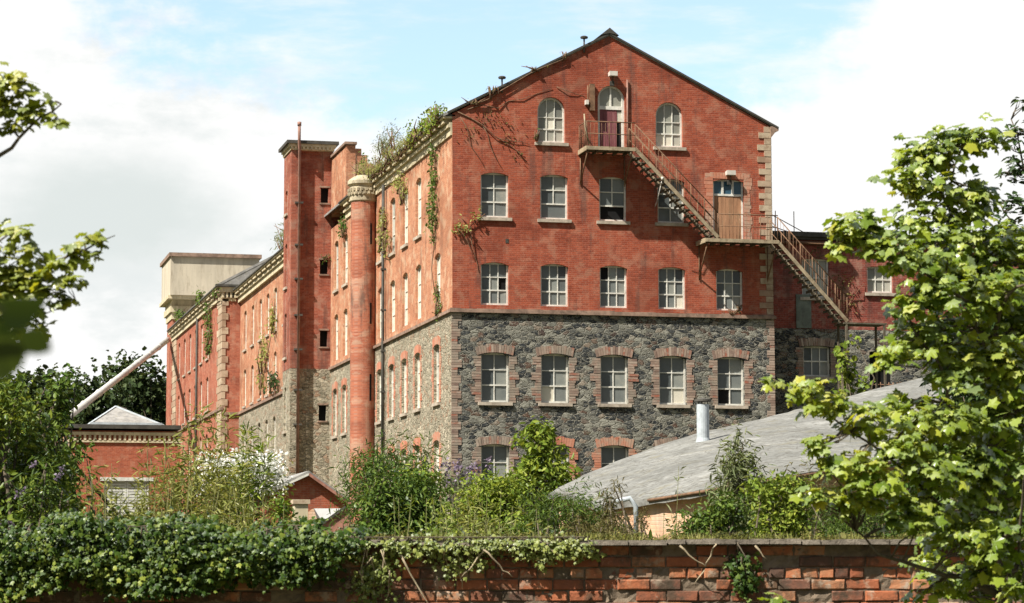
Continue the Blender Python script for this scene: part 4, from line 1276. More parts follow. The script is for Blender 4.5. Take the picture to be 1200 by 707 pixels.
while u < 4.7:
    L = RNG.uniform(.6, 1.0)
    o1, o2 = RNG.uniform(-.012, .012), RNG.uniform(-.006, .006)
    n = 8
    for i in range(n):                       # knocked, uneven front arris
        ua, ub = u + L * i / n, u + L * (i + 1) / n - (.012 if i == n - 1 else 0)
        t.mbox(wm, ua, ub, .0 + o2, .034 + o2 + RNG.uniform(-.004, .004), -.10 + o1 + RNG.uniform(-.008, .008), .36)
    u += L
M['coping'] = mat_plain('lichened coping stone', (0.2, 0.17, 0.135), 0.4, 6.0, 0.92, (0.07, 0.058, 0.042), 0.7, bump=1.0)
t.build('coping', M['coping'], wl)

# moss and little weeds along the top of the wall
def wall_u(px): return (px - 600) / FPX * 17.7
mt = thing('wall_moss', 'brown and green moss and crumbs lying along the top of the boundary wall', 'moss', wm(0, .04, .1))
N = 5200
px = RNG.uniform(380, 1240, N); lump = np.array([abs(math.sin(x * .031) + .7 * math.sin(x * .083 + 1) + .5 * math.sin(x * .19)) for x in px])
pos = np.array([wm(wall_u(x), .034 + abs(RNG.normal()) * .018 * (0.3 + l), RNG.uniform(-.06, .2)) for x, l in zip(px, lump)])
leaves('foliage', M['moss'], mt, pos, UP * .5 + RNG.normal(size=(N, 3)) * .6, .017, 'clump')
gt = thing('wall_grass', 'short dry grass and seedlings sprouting from the coping of the boundary wall', 'grass', wm(.2, .04, .15))
N = 2600
cen = RNG.uniform(470, 1220, 60)
px = cen[RNG.integers(0, 60, N)] + RNG.normal(size=N) * 9
pos = np.array([wm(wall_u(x), .03, RNG.uniform(-.03, .28)) for x in px])
leaves('foliage', M['lf_weed'], gt, pos, RNG.normal(size=(N, 3)) * np.array([1, 1, .2]), .05, 'blade', UP, .35)

# ================================================================== IVY on the boundary wall
def ivy_mat(name, label, cols, count, ls, mat, stemm='stem', bulge=.16):
    """cols: (px, ytop, ybottom, spread px, weight) columns of ivy over the wall face"""
    r = thing(name, label, 'ivy', wm(wall_u(cols[0][0]), -.5, -.05), 'ivy on the boundary wall')
    w = np.array([c[4] * (c[2] - c[1]) for c in cols], float); w /= w.sum()
    P, Nn = [], []
    ncl = max(6, count // 26)
    for q_ in range(ncl):
        c = cols[RNG.choice(len(cols), p=w)]
        cx_ = c[0] + RNG.normal() * c[3]; cy_ = RNG.uniform(c[1], c[2])
        d0 = -RNG.uniform(.02, bulge)
        top = (639 - cy_)
        if top > 2: d0 = RNG.uniform(-bulge, .3)
        n = 26
        g = RNG.normal(size=(n, 3))
        for k in range(n):
            v = -(cy_ + g[k, 1] * 5 - 639) / FPX * 17.7
            d = d0 + g[k, 2] * .035
            if v < .04: d = min(d, -.015 if v < -.02 else -.12)
            P.append(wm(wall_u(cx_ + g[k, 0] * 8), v, d))
            Nn.append(-WV * .9 + UP * .55 + RNG.normal(size=3) * .45 + UR * g[k, 0] * .15)
    P = np.array(P)
    leaves('foliage', mat, r, P, np.array(Nn), ls, 'ivy', np.array([0, 0, -.9]), .5)
    s = MB()
    for c in cols:
        for k in range(2 if c[3] > 6 else 1):
            a = wm(wall_u(c[0] + RNG.normal() * c[3] * .5), -(c[1] - 639) / FPX * 17.7 * .9 + .0, -.115)
            m_ = wm(wall_u(c[0] + RNG.normal() * c[3] * .6), -((c[1] * .5 + c[2] * .5) - 639) / FPX * 17.7, -.05)
            e = wm(wall_u(c[0] + RNG.normal() * c[3] * .6), -(c[2] - 639) / FPX * 17.7, -.03)
            s.tube([a] + bent(a, m_, 3, .04)[1:] + bent(m_, e, 3, .05)[1:], [.006] * 4 + [.005, .004, .002], 5)
    if len(cols) > 1 : s.tube([wm(wall_u(c[0]), -(c[1] - 639) / FPX * 17.7 * .9, -.115) for c in cols], .004, 5)
    s.build('stem', M[stemm], r)
    return r
ivy_mat('wall_ivy', 'thick dark ivy blanket covering the left half of the boundary wall', [(x, 614 + 7 * math.sin(x * .05) + 7 * math.sin(x * .021 + 2) + max(0, min(10, (x - 310) * .14)), 683 + 14 * math.sin(x * .037 + 1) - max(0, x - 300) * .38, 16, 1) for x in range(-60, 425, 16)], 19000, .044, M['lf_ivy'], bulge=.3)
ivy_mat('wall_ivy', 'bright young ivy fringe over the coping between the dark ivy and the bare brick', [(x, 629, 650 + 8 * math.sin(x * .11), 10, 1) for x in range(385, 690, 12)], 1500, .036, M['lf_ivy_l'], bulge=.09)
ivy_mat('wall_ivy', 'pale ivy streamer hanging straight down the bricks, left one of two', [(430, 640, 700, 4, 1), (424, 672, 706, 7, 1.2), (437, 655, 690, 4, .6)], 330, .036, M['lf_ivy_l'], 'stem_pale', .06)
ivy_mat('wall_ivy', 'thin ivy streamer hanging beside the first pale one on the bricks', [(447, 645, 700, 3, .8), (455, 672, 706, 5, 1)], 220, .034, M['lf_ivy_l'], 'stem_pale', .05)
ivy_mat('wall_ivy', 'ivy tuft with tangled bare stems hanging in the middle of the wall', [(520, 640, 672, 9, 1), (540, 640, 690, 6, .5), (560, 640, 665, 12, .6)], 330, .034, M['lf_ivy_l'], 'stem_pale', .07)
ivy_mat('wall_ivy', 'dark trailing ivy strand right of the centre of the wall, below the grey green bush', [(862, 636, 664, 5, 1), (872, 655, 690, 5, 1), (880, 674, 690, 6, .5)], 300, .04, M['lf_ivy'], 'stem', .06)
s = MB()
for pts in ([(560, 640), (585, 662), (600, 676)], [(575, 636), (553, 664), (541, 676)], [(838, 638), (826, 660), (812, 684)], [(795, 640), (812, 656), (826, 664)], [(640, 640), (655, 652)], [(883, 640), (897, 656)], [(470, 650), (492, 690), (505, 712)]):
    q_ = [wm(wall_u(a), -(b_ - 639) / FPX * 17.7, -.115) for a, b_ in pts]
    path = [q_[0]]
    for a, b_ in zip(q_[:-1], q_[1:]): path += bent(a, b_, 3, .05)[1:]
    s.tube(path, list(np.linspace(.008, .003, len(path))), 5)
prop(s.build('bare_creeper', M['stem_pale']), 'leafless pale creeper stems dangling over the coping and bricks', 'creeper')

# ================================================================== PLANTS BEHIND THE WALL
D0 = 34
GROUPS = {'shrub': 'shrubs growing behind the boundary wall', 'tree': 'trees around the mill'}
def B(*a, **k):
    k.setdefault('dens', D0)
    if k.get('group') is None: k['group'] = GROUPS.get(a[2])
    return bush(*a, **k)
def flowers(mat, n, size, top=.55, spike=True):
    def f(root, p, info):
        x, y, z0, zt, R = info
        P, Nn = [], []
        for i in range(n):
            if spike: P, Nn = [], []
            c = np.array([x, y, 0]) + RH * RNG.uniform(-.95, .95) * R + FH * RNG.uniform(-.8, .2) * R + UP * (z0 + (zt - z0) * RNG.uniform(top, 1.02))
            dv = unit(UP * .8 + RNG.normal(size=3) * .5)
            for k in range(26):
                P.append(c + dv * size * RNG.uniform(0, 1) * (1 if spike else .3) + RNG.normal(size=3) * size * (.1 if spike else .35)); Nn.append(RNG.normal(size=3))
            if spike: leaves('flower_spike', mat, root, np.array(P), np.array(Nn), size * .28, 'petal')
        if not spike: leaves('blossom', mat, root, np.array(P), np.array(Nn), size * .28, 'petal')
    return f
B('shrub', 'broad glossy dark shrub filling the left edge above the ivy', 'shrub', -5, 432, 165, 20.5, 'ovate', .058, M['lf_edge'], nb=24, hfrac=.75, dens=19)
B('shrub', 'dark leafy shrub in front of the outbuilding corner', 'shrub', 66, 525, 62, 21.5, 'ovate', .055, M['lf_mid'], nb=12, hfrac=.6)
B('buddleia', 'buddleia with dark purple flower spikes at the left edge', 'buddleia', 42, 538, 90, 19.8, 'narrow', .085, M['lf_mid'], nb=9, hfrac=.5, extra=flowers(M['fl_purple'], 9, .09, .75))
B('tree', 'slim upright tree with small round leaf sprays, left of the conveyor duct foot', 'tree', 76, 406, 62, 40, 'ovate', .11, M['lf_mid'], nb=24, hfrac=.55, dens=30, pointy=.3)
B('tree', 'dark bushy tree below the slim one, beside the outbuilding', 'tree', 28, 470, 110, 34, 'ovate', .11, M['lf_dark'], nb=14, hfrac=.7)
# pale weeds on the left
for px_, yt, w_, d_, lab in ((128, 540, 60, 27, 'clump of pale yellow weeds in front of the outbuilding doors'), (178, 520, 50, 30, 'taller clump of yellowish weeds in front of the outbuilding wall'),
                        (205, 556, 80, 22, 'bleached weed clump behind the ivy, below the outbuilding'), (262, 560, 90, 23, 'wide straw coloured weed clump behind the ivy'),
                        (296, 572, 60, 22, 'low pale weeds left of the gatepost'), (340, 606, 50, 21, 'small yellow green weeds at the foot of the gatepost'), (150, 575, 90, 21, 'pale low weeds over the ivy near the left shrub')):
    weeds('willowherb', lab, 'weeds', px_, yt, w_, d_, M['lf_weed'], n=30, lsize=.085 * d_ / 24, leaf='narrow', group='pale weeds behind the ivy', vis=.75)
for px_, yt, w_, d_, lab in ((236, 470, 50, 36, 'tall feathery sapling in front of the end pavilion quoins'), (292, 492, 44, 38, 'feathery sapling in front of the long wing'), (212, 505, 36, 33, 'thin feathery sapling at the right corner of the outbuilding'), (262, 505, 46, 34, 'feathery sapling between the end pavilion and the long wing')):
    weeds('sapling', lab, 'sapling', px_, yt, w_, d_, M['lf_weed'] if px_ != 292 else M['lf_bright'], n=13, lsize=.13, leaf='narrow', vis=.75, lean=.07, per=110)
B('white_bush', 'bush covered in white blossom in front of the long wing', 'bush', 284, 540, 95, 62, 'ovate', .12, M['lf_weed'], nb=10, hfrac=.5, dens=12, extra=flowers(M['fl_white'], 170, .32, .62, False))
B('creeper', 'bright green creeper tumbling over the gatepost', 'creeper', 336, 578, 40, 44, 'ovate', .10, M['lf_bright'], nb=8, hfrac=.35)
B('shrub', 'dark evergreen shrub at the foot of the round turret', 'shrub', 456, 520, 125, 52, 'narrow', .15, M['lf_mid'], nb=16, hfrac=.8, dens=30)
B('shrub', 'bright green leafy shrub right of the white lean-to', 'shrub', 468, 560, 100, 34, 'ovate', .07, M['lf_mid'], nb=16, hfrac=.8)
B('shrub', 'mid green shrub in front of the mill corner', 'shrub', 492, 545, 70, 45, 'ovate', .1, M['lf_bright'], nb=10, hfrac=.7)
B('buddleia', 'buddleia with pale lilac flowers against the mill corner', 'buddleia', 538, 552, 85, 60, 'narrow', .2, M['lf_grey'], nb=10, hfrac=.6, dens=22, extra=flowers(M['fl_purple'], 20, .3, .6))
B('tree', 'young pointed tree with bright leaves in front of the ground floor windows', 'tree', 633, 490, 84, 74, 'ovate', .19, M['lf_bright'], nb=22, hfrac=.8, pointy=.75, dens=26)
for px_, yt, w_, d_, lab in ((505, 575, 80, 23, 'yellow green weeds behind the coping below the mill corner'), (560, 568, 80, 26, 'tall yellow green weeds under the lilac buddleia'), (600, 590, 90, 22, 'bushy yellow weeds below the young pointed tree'), (528, 600, 110, 20, 'low mixed weeds on the wall top left of centre')):
    weeds('willowherb', lab, 'weeds', px_, yt, w_, d_, M['lf_bright'] if px_ in (505, 528) else M['lf_weed'], n=34, lsize=.075 * d_ / 22, leaf='narrow', group='yellow green weeds by the mill corner', vis=.75)
B('shrub', 'low dense shrub of fine yellow green leaves in the middle behind the wall', 'shrub', 590, 560, 120, 30, 'ovate', .06, M['lf_bright'], nb=16, hfrac=.7, dens=26)
B('juniper', 'dark green juniper in front of the left end of the felt roof', 'shrub', 668, 575, 110, 24, 'narrow', .06, M['lf_mid'], nb=16, hfrac=.6)
B('conifer', 'upright browned conifer in front of the felt roof', 'conifer', 717, 556, 38, 24, 'narrow', .05, M['lf_brown'], nb=12, hfrac=.7)
B('conifer', 'small dark conifer before the pink shed wall', 'conifer', 748, 592, 34, 22, 'narrow', .045, M['lf_brown'], nb=8, hfrac=.4)
B('shrub', 'low ragged brown and green shrub under the felt roof corner', 'shrub', 705, 605, 90, 21, 'narrow', .045, M['lf_brown'], nb=10, hfrac=.35)
for px_, yt, w_, d_, lab in ((792, 598, 60, 22, 'low grassy weeds in front of the pink shed wall'), (800, 545, 26, 26, 'thin leaning weed stems in front of the felt roof')):
    weeds('willowherb', lab, 'weeds', px_, yt, w_, d_, M['lf_grey'], n=20 if w_ > 30 else 5, lsize=.075, leaf='narrow', vis=.7)
B('buddleia', 'tall grey green bush with narrow leaves and a pointed top right of the flue pipe', 'bush', 870, 506, 118, 25, 'narrow', .095, M['lf_grey'], nb=24, hfrac=.85, pointy=.6, dens=34)
B('shrub', 'low green shrub at the foot of the grey green bush', 'shrub', 838, 585, 80, 22, 'ovate', .045, M['lf_mid'], nb=10, hfrac=.5)
B('shrub', 'ragged brownish shrub between the grey green bush and the sycamore', 'shrub', 945, 552, 90, 25, 'narrow', .07, M['lf_brown'], nb=16, hfrac=.7, dens=24)
B('shrub', 'fresh green shrub between the grey green bush and the ragged brown one', 'shrub', 912, 548, 80, 23, 'ovate', .05, M['lf_bright'], nb=12, hfrac=.6)
B('shrub', 'fine leaved green shrub behind the lower sycamore leaves', 'shrub', 1000, 572, 100, 22, 'narrow', .05, M['lf_mid'], nb=14, hfrac=.6)
weeds('willowherb', 'thin sprig of weed in front of the felt roof, right of the grey green bush', 'weeds', 938, 515, 26, 26, M['lf_grey'], n=5, lsize=.07, leaf='narrow', vis=.6)
B('shrub', 'deep green shrub behind the sycamore at the right edge', 'shrub', 1140, 540, 190, 24, 'ovate', .07, M['lf_mid'], nb=22, hfrac=.8)
B('tree', 'shady green tree behind the sycamore, hiding the right end of the annexe', 'tree', 1185, 300, 200, 45, 'ovate', .16, M['lf_dark'], nb=34, hfrac=.75, dens=20)
B('shrub', 'green climber mass between the fire escape foot and the annexe opening', 'creeper', 993, 378, 42, 97, 'clump', .26, M['lf_bright'], nb=14, hfrac=.62, dens=16)
# undergrowth that reads as one mass
N = 26000
f_ = RNG.uniform(18.6, 44, N) ; r_ = RNG.uniform(-.23, .23, N) * f_
pos = CAM + RH * r_[:, None] + FH * f_[:, None]
h_ = np.array([ground_z(a, b) for a, b in pos[:, :2]])
pos[:, 2] = h_ + np.minimum(np.abs(RNG.normal(size=N)), 1.4) * np.clip((f_ - 17) * .03, .2, .42) * (0.5 + np.abs(np.sin(r_ * 1.3) * np.sin(f_ * .7)))
ug = leaves('undergrowth', M['lf_mid'], None, pos, UP * .6 + RNG.normal(size=(N, 3)) * .6, .16, 'ovate')
prop(ug, 'tangled low undergrowth covering the ground behind the wall', 'undergrowth', None, 'stuff')

# ================================================================== PLANTS ON THE BUILDINGS
def wall_plant(name, label, cat, blobs, ls, mat, leaf='ovate', dens=8, stems=None, group=None, stemm='vine'):
    """blobs in world metres: (x, y, z, rx, ry, rz)"""
    c0 = blobs[0]
    r = thing(name, label, cat, (c0[0], c0[1], c0[2] - c0[5]), group or 'plants growing on the mill buildings')
    P, Nn = [], []
    for (x, y, z, rx, ry, rz) in blobs:
        n = max(10, int(dens * (max(rx, ry) * rz) / ls ** 2))
        ks = 6
        cc = np.array([x, y, z]) + unit(RNG.normal(size=(ks, 3))) * RNG.uniform(.2, .9, (ks, 1)) * np.array([rx, ry, rz])
        p = cc[RNG.integers(0, ks, n)] + RNG.normal(size=(n, 3)) * np.array([rx, ry, rz]) * .35
        P.append(p); Nn.append(UP * .4 + np.array([-.5, -.5, 0]) + RNG.normal(size=(n, 3)) * .6)
    leaves('foliage', mat, r, np.concatenate(P), np.concatenate(Nn), ls, leaf)
    s = MB()
    if stems:
        for path, r0 in stems:
            full = [np.array(path[0], float)]
            for a, b_ in zip(path[:-1], path[1:]): full += bent(a, b_, 2, .05)[1:]
            s.tube(full, list(np.linspace(r0, r0 * .35, len(full))), 5)
    else:
        if len(blobs) > 1: s.tube([(b_[0], b_[1], b_[2] - b_[5]) for b_ in blobs], .02, 5)
        for (x, y, z, rx, ry, rz) in blobs: 
            s.tube([(x, y, z - rz * 1.2), (x, y, z + rz * .3)], .02, 5)
            for k in range(4): s.tube(bent((x + RNG.normal() * rx * .3, y + RNG.normal() * ry * .3, z - rz * 1.1), (x + RNG.normal() * rx * .5, y + RNG.normal() * ry * .5, z + rz * .7), 2, .06), [.035, .025, .012], 5)
    s.build('stem', M[stemm], r)
    return r
WP = wall_plant
WP('roof_bush', 'round grey green buddleia bush on the eaves of the mill, against the sky', 'bush', [(-.3, 12.2, 18.75, .5, .9, .55), (-.2, 11.6, 19.1, .5, 1.0, .55), (-.3, 13.2, 18.9, .4, .8, .4)], .14, M['lf_grey'], 'narrow', 11)
WP('gutter_plants', 'shaggy green plants in the mill gutter next to the gable corner', 'gutter plants', [(-.42, .7 + k * .8, 18.12 + .14 * math.sin(k * 2.1), .3, .55, .36 + .12 * math.sin(k)) for k in range(8)], .13, M['lf_bright'], 'ovate', 11)
WP('gutter_plants', 'yellowish grass and weeds in the mill gutter below the round bush', 'gutter plants', [(-.42, 6.6 + k * .95, 18.05 + .1 * math.sin(k * 1.7), .3, .6, .3) for k in range(10)], .13, M['lf_weed'], 'narrow', 13)
WP('gutter_plants', 'yellow weeds growing on top of the round turret and the eaves beside it', 'gutter plants', [(-.5, 16.7, 18.35, .5, .5, .3), (-.2, 15.0, 18.4, .3, .8, .4), (-.1, 18.5, 18.6, .4, 1.0, .5), (.3, 20.6, 18.9, .5, 1.0, .6)], .14, M['lf_weed'], 'narrow', 13)
WP('gutter_plants', 'green weeds on the slope of the broken parapet beside the stair tower', 'gutter plants', [(.7, 23.6, 19.9, .4, .4, .5), (1.3, 23.4, 19.3, .6, .4, .5), (1.9, 23.4, 18.9, .6, .4, .4)], .14, M['lf_mid'], 'ovate', 6)
WP('hanging_vine', 'long green vine hanging down the mill side close to the corner', 'vine', [(-.14, 3.2, 16.9, .12, .5, .6), (-.16, 3.0, 16.0, .15, .65, .7), (-.2, 2.9, 15.0, .18, .7, .8), (-.18, 3.1, 14.2, .15, .6, .6), (-.12, 3.2, 13.6, .1, .3, .3)], .13, M['lf_mid'], 'ovate', 6,
   [([(-.06, 3.1, 17.2), (-.08, 2.9, 15.5), (-.06, 3.2, 13.2), (-.06, 3.0, 11.2)], .04), ([(-.06, 3.5, 17.2), (-.1, 3.4, 15), (-.06, 3.0, 13.8)], .03)])
WP('hanging_vine', 'yellowish vine at the top floor windows of the mill side, nearer the turret', 'vine', [(-.2, 13.7, 15.6, .15, .7, .6), (-.2, 14.3, 15.0, .15, .6, .6), (-.2, 12.9, 14.7, .12, .5, .6)], .13, M['lf_weed'], 'ovate', 6)
WP('hanging_vine', 'pale vine tuft above the third top floor window of the mill side', 'vine', [(-.2, 10.0, 16.9, .15, .9, .5), (-.2, 9.2, 16.3, .13, .5, .5)], .13, M['lf_weed'], 'ovate', 6)
WP('hanging_vine', 'small dark vine under the short eaves between turret and stair tower', 'vine', [(-.15, 24.3, 16.9, .15, .8, .5)], .14, M['lf_mid'], 'ovate', 7)
WP('ledge_plant', 'green seedling on the stone ledge of the mill side by the corner', 'ledge plant', [(-.12, 2.2, 10.75, .12, .4, .4), (-.1, 2.4, 11.3, .08, .25, .4)], .11, M['lf_mid'], 'ovate', 7)
WP('wall_creeper', 'leafy creeper at the left end of the gable beside the leftmost third floor window', 'creeper', [(.35, -.12, 13.55, .4, .1, .35), (.9, -.1, 13.95, .3, .08, .22), (.1, -.1, 13.4, .25, .1, .2), (1.1, -.08, 14.3, .12, .05, .2)], .12, M['lf_weed'], 'ovate', 6,
   [([(1.3, -.05, 14.1), (.7, -.06, 13.6), (.9, -.04, 12.4), (1.05, -.03, 11.8)], .03), ([(.2, -.05, 13.5), (.6, -.06, 13.0), (.85, -.03, 12.3)], .025)])
WP('wall_creeper', 'withered brown creeper over the upper left of the gable below the verge', 'creeper', [(1.6, -.06, 17.9, .9, .05, .35), (2.3, -.06, 17.2, .5, .05, .3), (.8, -.06, 17.4, .5, .05, .3), (2.7, -.06, 16.5, .3, .04, .3)], .085, M['lf_brown'], 'ovate', 1.6,
   [([(.2, -.04, 18.1), (1.2, -.05, 17.6), (2.2, -.04, 16.9), (3.0, -.03, 16.2)], .03), ([(.6, -.04, 18.2), (1.8, -.05, 18.3), (2.8, -.04, 18.7), (4.0, -.03, 19.2)], .022), ([(1.2, -.04, 17.6), (1.5, -.05, 16.8), (2.0, -.03, 15.9)], .022), ([(.3, -.04, 17.9), (.7, -.05, 16.8), (1.3, -.03, 15.9)], .02), ([(1.8, -.04, 17.1), (2.5, -.05, 17.0), (3.1, -.03, 16.9)], .018), ([(4.2, -.03, 19.25), (5.0, -.04, 19.0), (5.4, -.03, 18.9)], .018)])
WP('ledge_plant', 'small tuft at the foot of the left round arched window', 'ledge plant', [(3.35, -.1, 17.3, .14, .08, .22)], .1, M['lf_mid'], 'ovate', 7)
WP('verge_grass', 'dry grass tufts growing along the left verge of the gable', 'grass tufts', [(.9, -.1, 18.55, .5, .1, .14), (1.5, -.1, 18.95, .25, .1, .28), (1.7, -.1, 19.05, .15, .1, .2), (3.3, -.1, 19.95, .6, .1, .1), (4.5, -.1, 20.55, .2, .08, .18)], .13, M['lf_weed'], 'blade', 4)
WP('ledge_plant', 'tuft growing from the second tower window down', 'ledge plant', [(-.35, 28.6, 15.9, .3, .12, .22)], .12, M['lf_mid'], 'ovate', 7)
WP('ledge_plant', 'dry plant on the ledge below the rightmost second floor window of the gable', 'ledge plant', [(11.3, -.12, 10.5, .35, .08, .12), (11.6, -.12, 10.65, .2, .06, .2)], .09, M['lf_brown'], 'narrow', 5)
WP('roof_bush', 'grey bush on the roof of the long wing left of the stair tower', 'bush', [(.3, 46.5, 19.5, .7, 1.6, .8), (.4, 49.0, 19.3, .6, 1.4, .6)], .22, M['lf_grey'], 'narrow', 9)
WP('gutter_plants', 'dark green plant hanging over the cornice corner of the end pavilion', 'gutter plants', [(-1.3, 63.5, 17.9, .35, .6, .5), (-1.4, 64.8, 18.0, .3, .8, .4), (-1.5, 72, 18.6, .3, 1.6, .4), (-1.5, 84, 18.6, .3, 2.2, .4)], .2, M['lf_mid'], 'ovate', 6)
WP('hanging_vine', 'green vine hanging beside the quoins of the end pavilion', 'vine', [(-1.3, 70.0, 17.2, .2, 1.6, .8), (-1.3, 69.2, 16.0, .2, 1.3, .8), (-1.3, 70.2, 15.2, .2, 1.0, .6)], .2, M['lf_mid'], 'ovate', 6)
WP('hanging_vine', 'yellow green vine climbing between the long wing windows by the stair tower', 'vine', [(-.2, 51.5, 13.0, .2, 1.4, 1.0), (-.2, 52.5, 11.7, .2, 1.0, .9), (-.2, 47.8, 15.0, .2, .9, 1.0)], .2, M['lf_weed'], 'ovate', 5)
WP('ledge_plant', 'dark bush on the string course of the long wing', 'ledge plant', [(-.3, 46.5, 11.0, .3, 1.5, .7)], .2, M['lf_dark'], 'ovate', 7)
WP('wall_creeper', 'dead brown creeper on the annexe beside its first window', 'creeper', [(16.7, 1.9, 12.2, .5, .06, .7), (16.9, 1.9, 11.2, .5, .06, .6), (15.7, 1.9, 13.3, .7, .06, .25)], .1, M['lf_brown'], 'ovate', 2,
   [([(16.4, 1.95, 10.2), (16.8, 1.95, 11.8), (17.6, 1.95, 13.2)], .03), ([(16.6, 1.95, 10.2), (17.2, 1.95, 11.4), (17.7, 1.95, 12.0)], .025), ([(14, 1.95, 13.4), (15.5, 1.95, 13.0), (16.8, 1.95, 13.3)], .025)])
wr = thing('rusty_railing', 'short rusty iron railing below the annexe opening', 'railing', (18.4, 1.2, 6.0))
t = MB()
for i in range(9): t.tube([(17.7 + i * .18, 1.2, 5.0), (17.7 + i * .18, 1.2, 7.9)], .022, 5)
for z in (6.6, 7.8): t.tube([(17.6, 1.2, z), (19.3, 1.2, z)], .025, 5)
t.build('bars', M['rust'], wr)

# ================================================================== FOREGROUND SYCAMORE
def limb_tree(name, label, limbs, blobs, dbase, ls, mat, leaf, dens, gnd=True, sub=5, up=.75, out=.35, drop=(0, 0, -.35), twig=.006, zscale=1.0, cat='tree', depth=.8):
    """limbs: lists of (px, py, depth, radius); blobs: (px, py, rx px, rz px, depth)"""
    l0 = limbs[0][0]; b0 = at(*l0[:3])
    root = thing(name, label, cat, tuple(b0))
    s = MB(); pts = []
    for lb in limbs:
        path, rd = [at(*lb[0][:3])], [lb[0][3]]
        for a, b_ in zip(lb[:-1], lb[1:]):
            seg = bent(at(*a[:3]), at(*b_[:3]), 3, .03)
            path += seg[1:]; rd += [a[3] + (b_[3] - a[3]) * k / 3 for k in (1, 2, 3)]
        s.tube(path, rd, 8); pts += path
    bl = []
    for (px, py, rx, rz, d) in blobs:
        bl.append((at(px, py, d), (rx / FPX * d, depth * (rx + rz) / 2 / FPX * d, rz / FPX * d)))
    p, n, cl = blob_leaves(bl, dens, ls, sub, up, out, .42)
    n = n + SUN_TO * .25 - FH * .2
    leaves('foliage', mat, root, p, n, ls, leaf, np.array(drop), .55)
    tb = s; pts = np.array(pts)
    for c in cl:
        dd = np.linalg.norm(pts - c, axis=1); j = int(np.argmin(dd + np.maximum(0, pts[:, 2] - c[2]) * .8))
        tb.tube(bent(pts[j], c, 3, .07), [twig, twig * .8, twig * .6, twig * .35], 5)
    tb.build('trunk', M['stem'], root)
    return root
limbs = [[(1200, 1046, 13.0, .045), (1182, 800, 13.0, .036), (1176, 640, 13.05, .03), (1178, 560, 13.1, .026), (1166, 440, 13.2, .022), (1150, 385, 13.2, .018), (1143, 310, 13.3, .013), (1108, 236, 13.3, .008), (1128, 172, 13.3, .004)],
         [(1166, 440, 13.2, .014), (1140, 355, 13.1, .012), (1108, 338, 13.0, .009), (1080, 318, 12.9, .005), (1020, 285, 12.9, .003)],
         [(1108, 236, 13.3, .006), (1090, 205, 13.3, .004), (1060, 190, 13.3, .002)],
         [(1156, 400, 13.2, .013), (1182, 345, 13.0, .009), (1215, 325, 12.9, .005)],
         [(1178, 700, 13.0, .02), (1130, 676, 12.8, .014), (1075, 664, 12.7, .010), (1030, 650, 12.6, .007), (1003, 622, 12.6, .004)],
         [(1176, 600, 13.05, .014), (1120, 520, 12.9, .010), (1110, 445, 12.9, .008), (1065, 372, 12.9, .005), (1052, 345, 12.9, .003)],
         [(1176, 640, 13.05, .012), (1090, 580, 12.7, .008), (1020, 520, 12.6, .006), (950, 470, 12.6, .004), (905, 452, 12.6, .002)],
         [(1182, 720, 13.0, .012), (1195, 620, 12.6, .008), (1205, 540, 12.5, .004)]]
bl = [(RNG.uniform(1085, 1225), RNG.uniform(270, 690), RNG.uniform(18, 34), RNG.uniform(10, 18), RNG.uniform(13.2, 14.0)) for _ in range(46)] + [(1085, 190, 42, 24, 13.3), (1125, 160, 38, 18, 13.3), (1155, 163, 24, 14, 13.3), (1056, 208, 22, 15, 13.2), (1100, 222, 32, 16, 13.3), (1132, 246, 34, 22, 13.3), (1072, 256, 24, 20, 13.2), (1148, 232, 22, 20, 13.4),
      (1003, 262, 32, 17, 12.9), (1030, 288, 34, 18, 12.9), (983, 258, 15, 11, 12.9), (1060, 300, 34, 18, 12.9), (1098, 302, 38, 20, 13.1), (1150, 292, 42, 26, 13.3), (985, 288, 14, 8, 12.9),
      (1098, 342, 46, 20, 12.9), (1162, 350, 42, 30, 13.1), (1064, 362, 22, 13, 12.8), (1088, 394, 36, 16, 12.9), (1130, 420, 38, 24, 13.0), (1182, 430, 30, 40, 13.0), (1062, 412, 30, 10, 12.8), (1048, 425, 18, 7, 12.8),
      (935, 454, 28, 9, 12.6), (905, 448, 14, 6, 12.6), (965, 472, 30, 12, 12.6), (1012, 488, 38, 15, 12.6), (1062, 500, 42, 20, 12.7), (1112, 492, 38, 20, 12.8), (1168, 500, 40, 26, 13.0),
      (990, 545, 34, 16, 12.5), (962, 582, 26, 10, 12.5), (1036, 560, 42, 22, 12.5), (1090, 556, 42, 24, 12.6), (1150, 566, 46, 30, 12.8), (1000, 588, 30, 9, 12.5), (1062, 610, 34, 12, 12.5), (1120, 618, 40, 22, 12.6), (1178, 630, 30, 34, 12.6), (1188, 692, 20, 16, 12.5), (1100, 690, 28, 10, 12.8), (1150, 672, 30, 14, 12.7), (960, 520, 16, 12, 12.5), (1040, 525, 36, 14, 12.6), (1110, 440, 30, 14, 12.9), (1190, 300, 24, 26, 13.5), (1195, 380, 24, 30, 13.4), (1205, 470, 24, 30, 13.2), (1195, 560, 26, 40, 12.9), (1205, 640, 20, 40, 12.9), (1060, 470, 26, 9, 12.8), (1130, 530, 36, 16, 12.8), (1075, 590, 30, 10, 12.6), (1105, 270, 26, 12, 13.2)]
limb_tree('sycamore', 'young sycamore with broad yellow green leaves standing before the wall at the right', limbs, bl, 13, .067, M['lf_syc'], 'maple', 36)
limb_tree('sycamore_shoot', 'small low sycamore shoot poking up at the bottom edge in front of the bricks', [[(915, 1050, 13.2, .008), (912, 800, 13.2, .006), (908, 705, 13.2, .003)]], [(908, 702, 18, 4, 13.2), (918, 715, 22, 6, 13.2)], 13, .06, M['lf_syc'], 'maple', 13, cat='sapling')
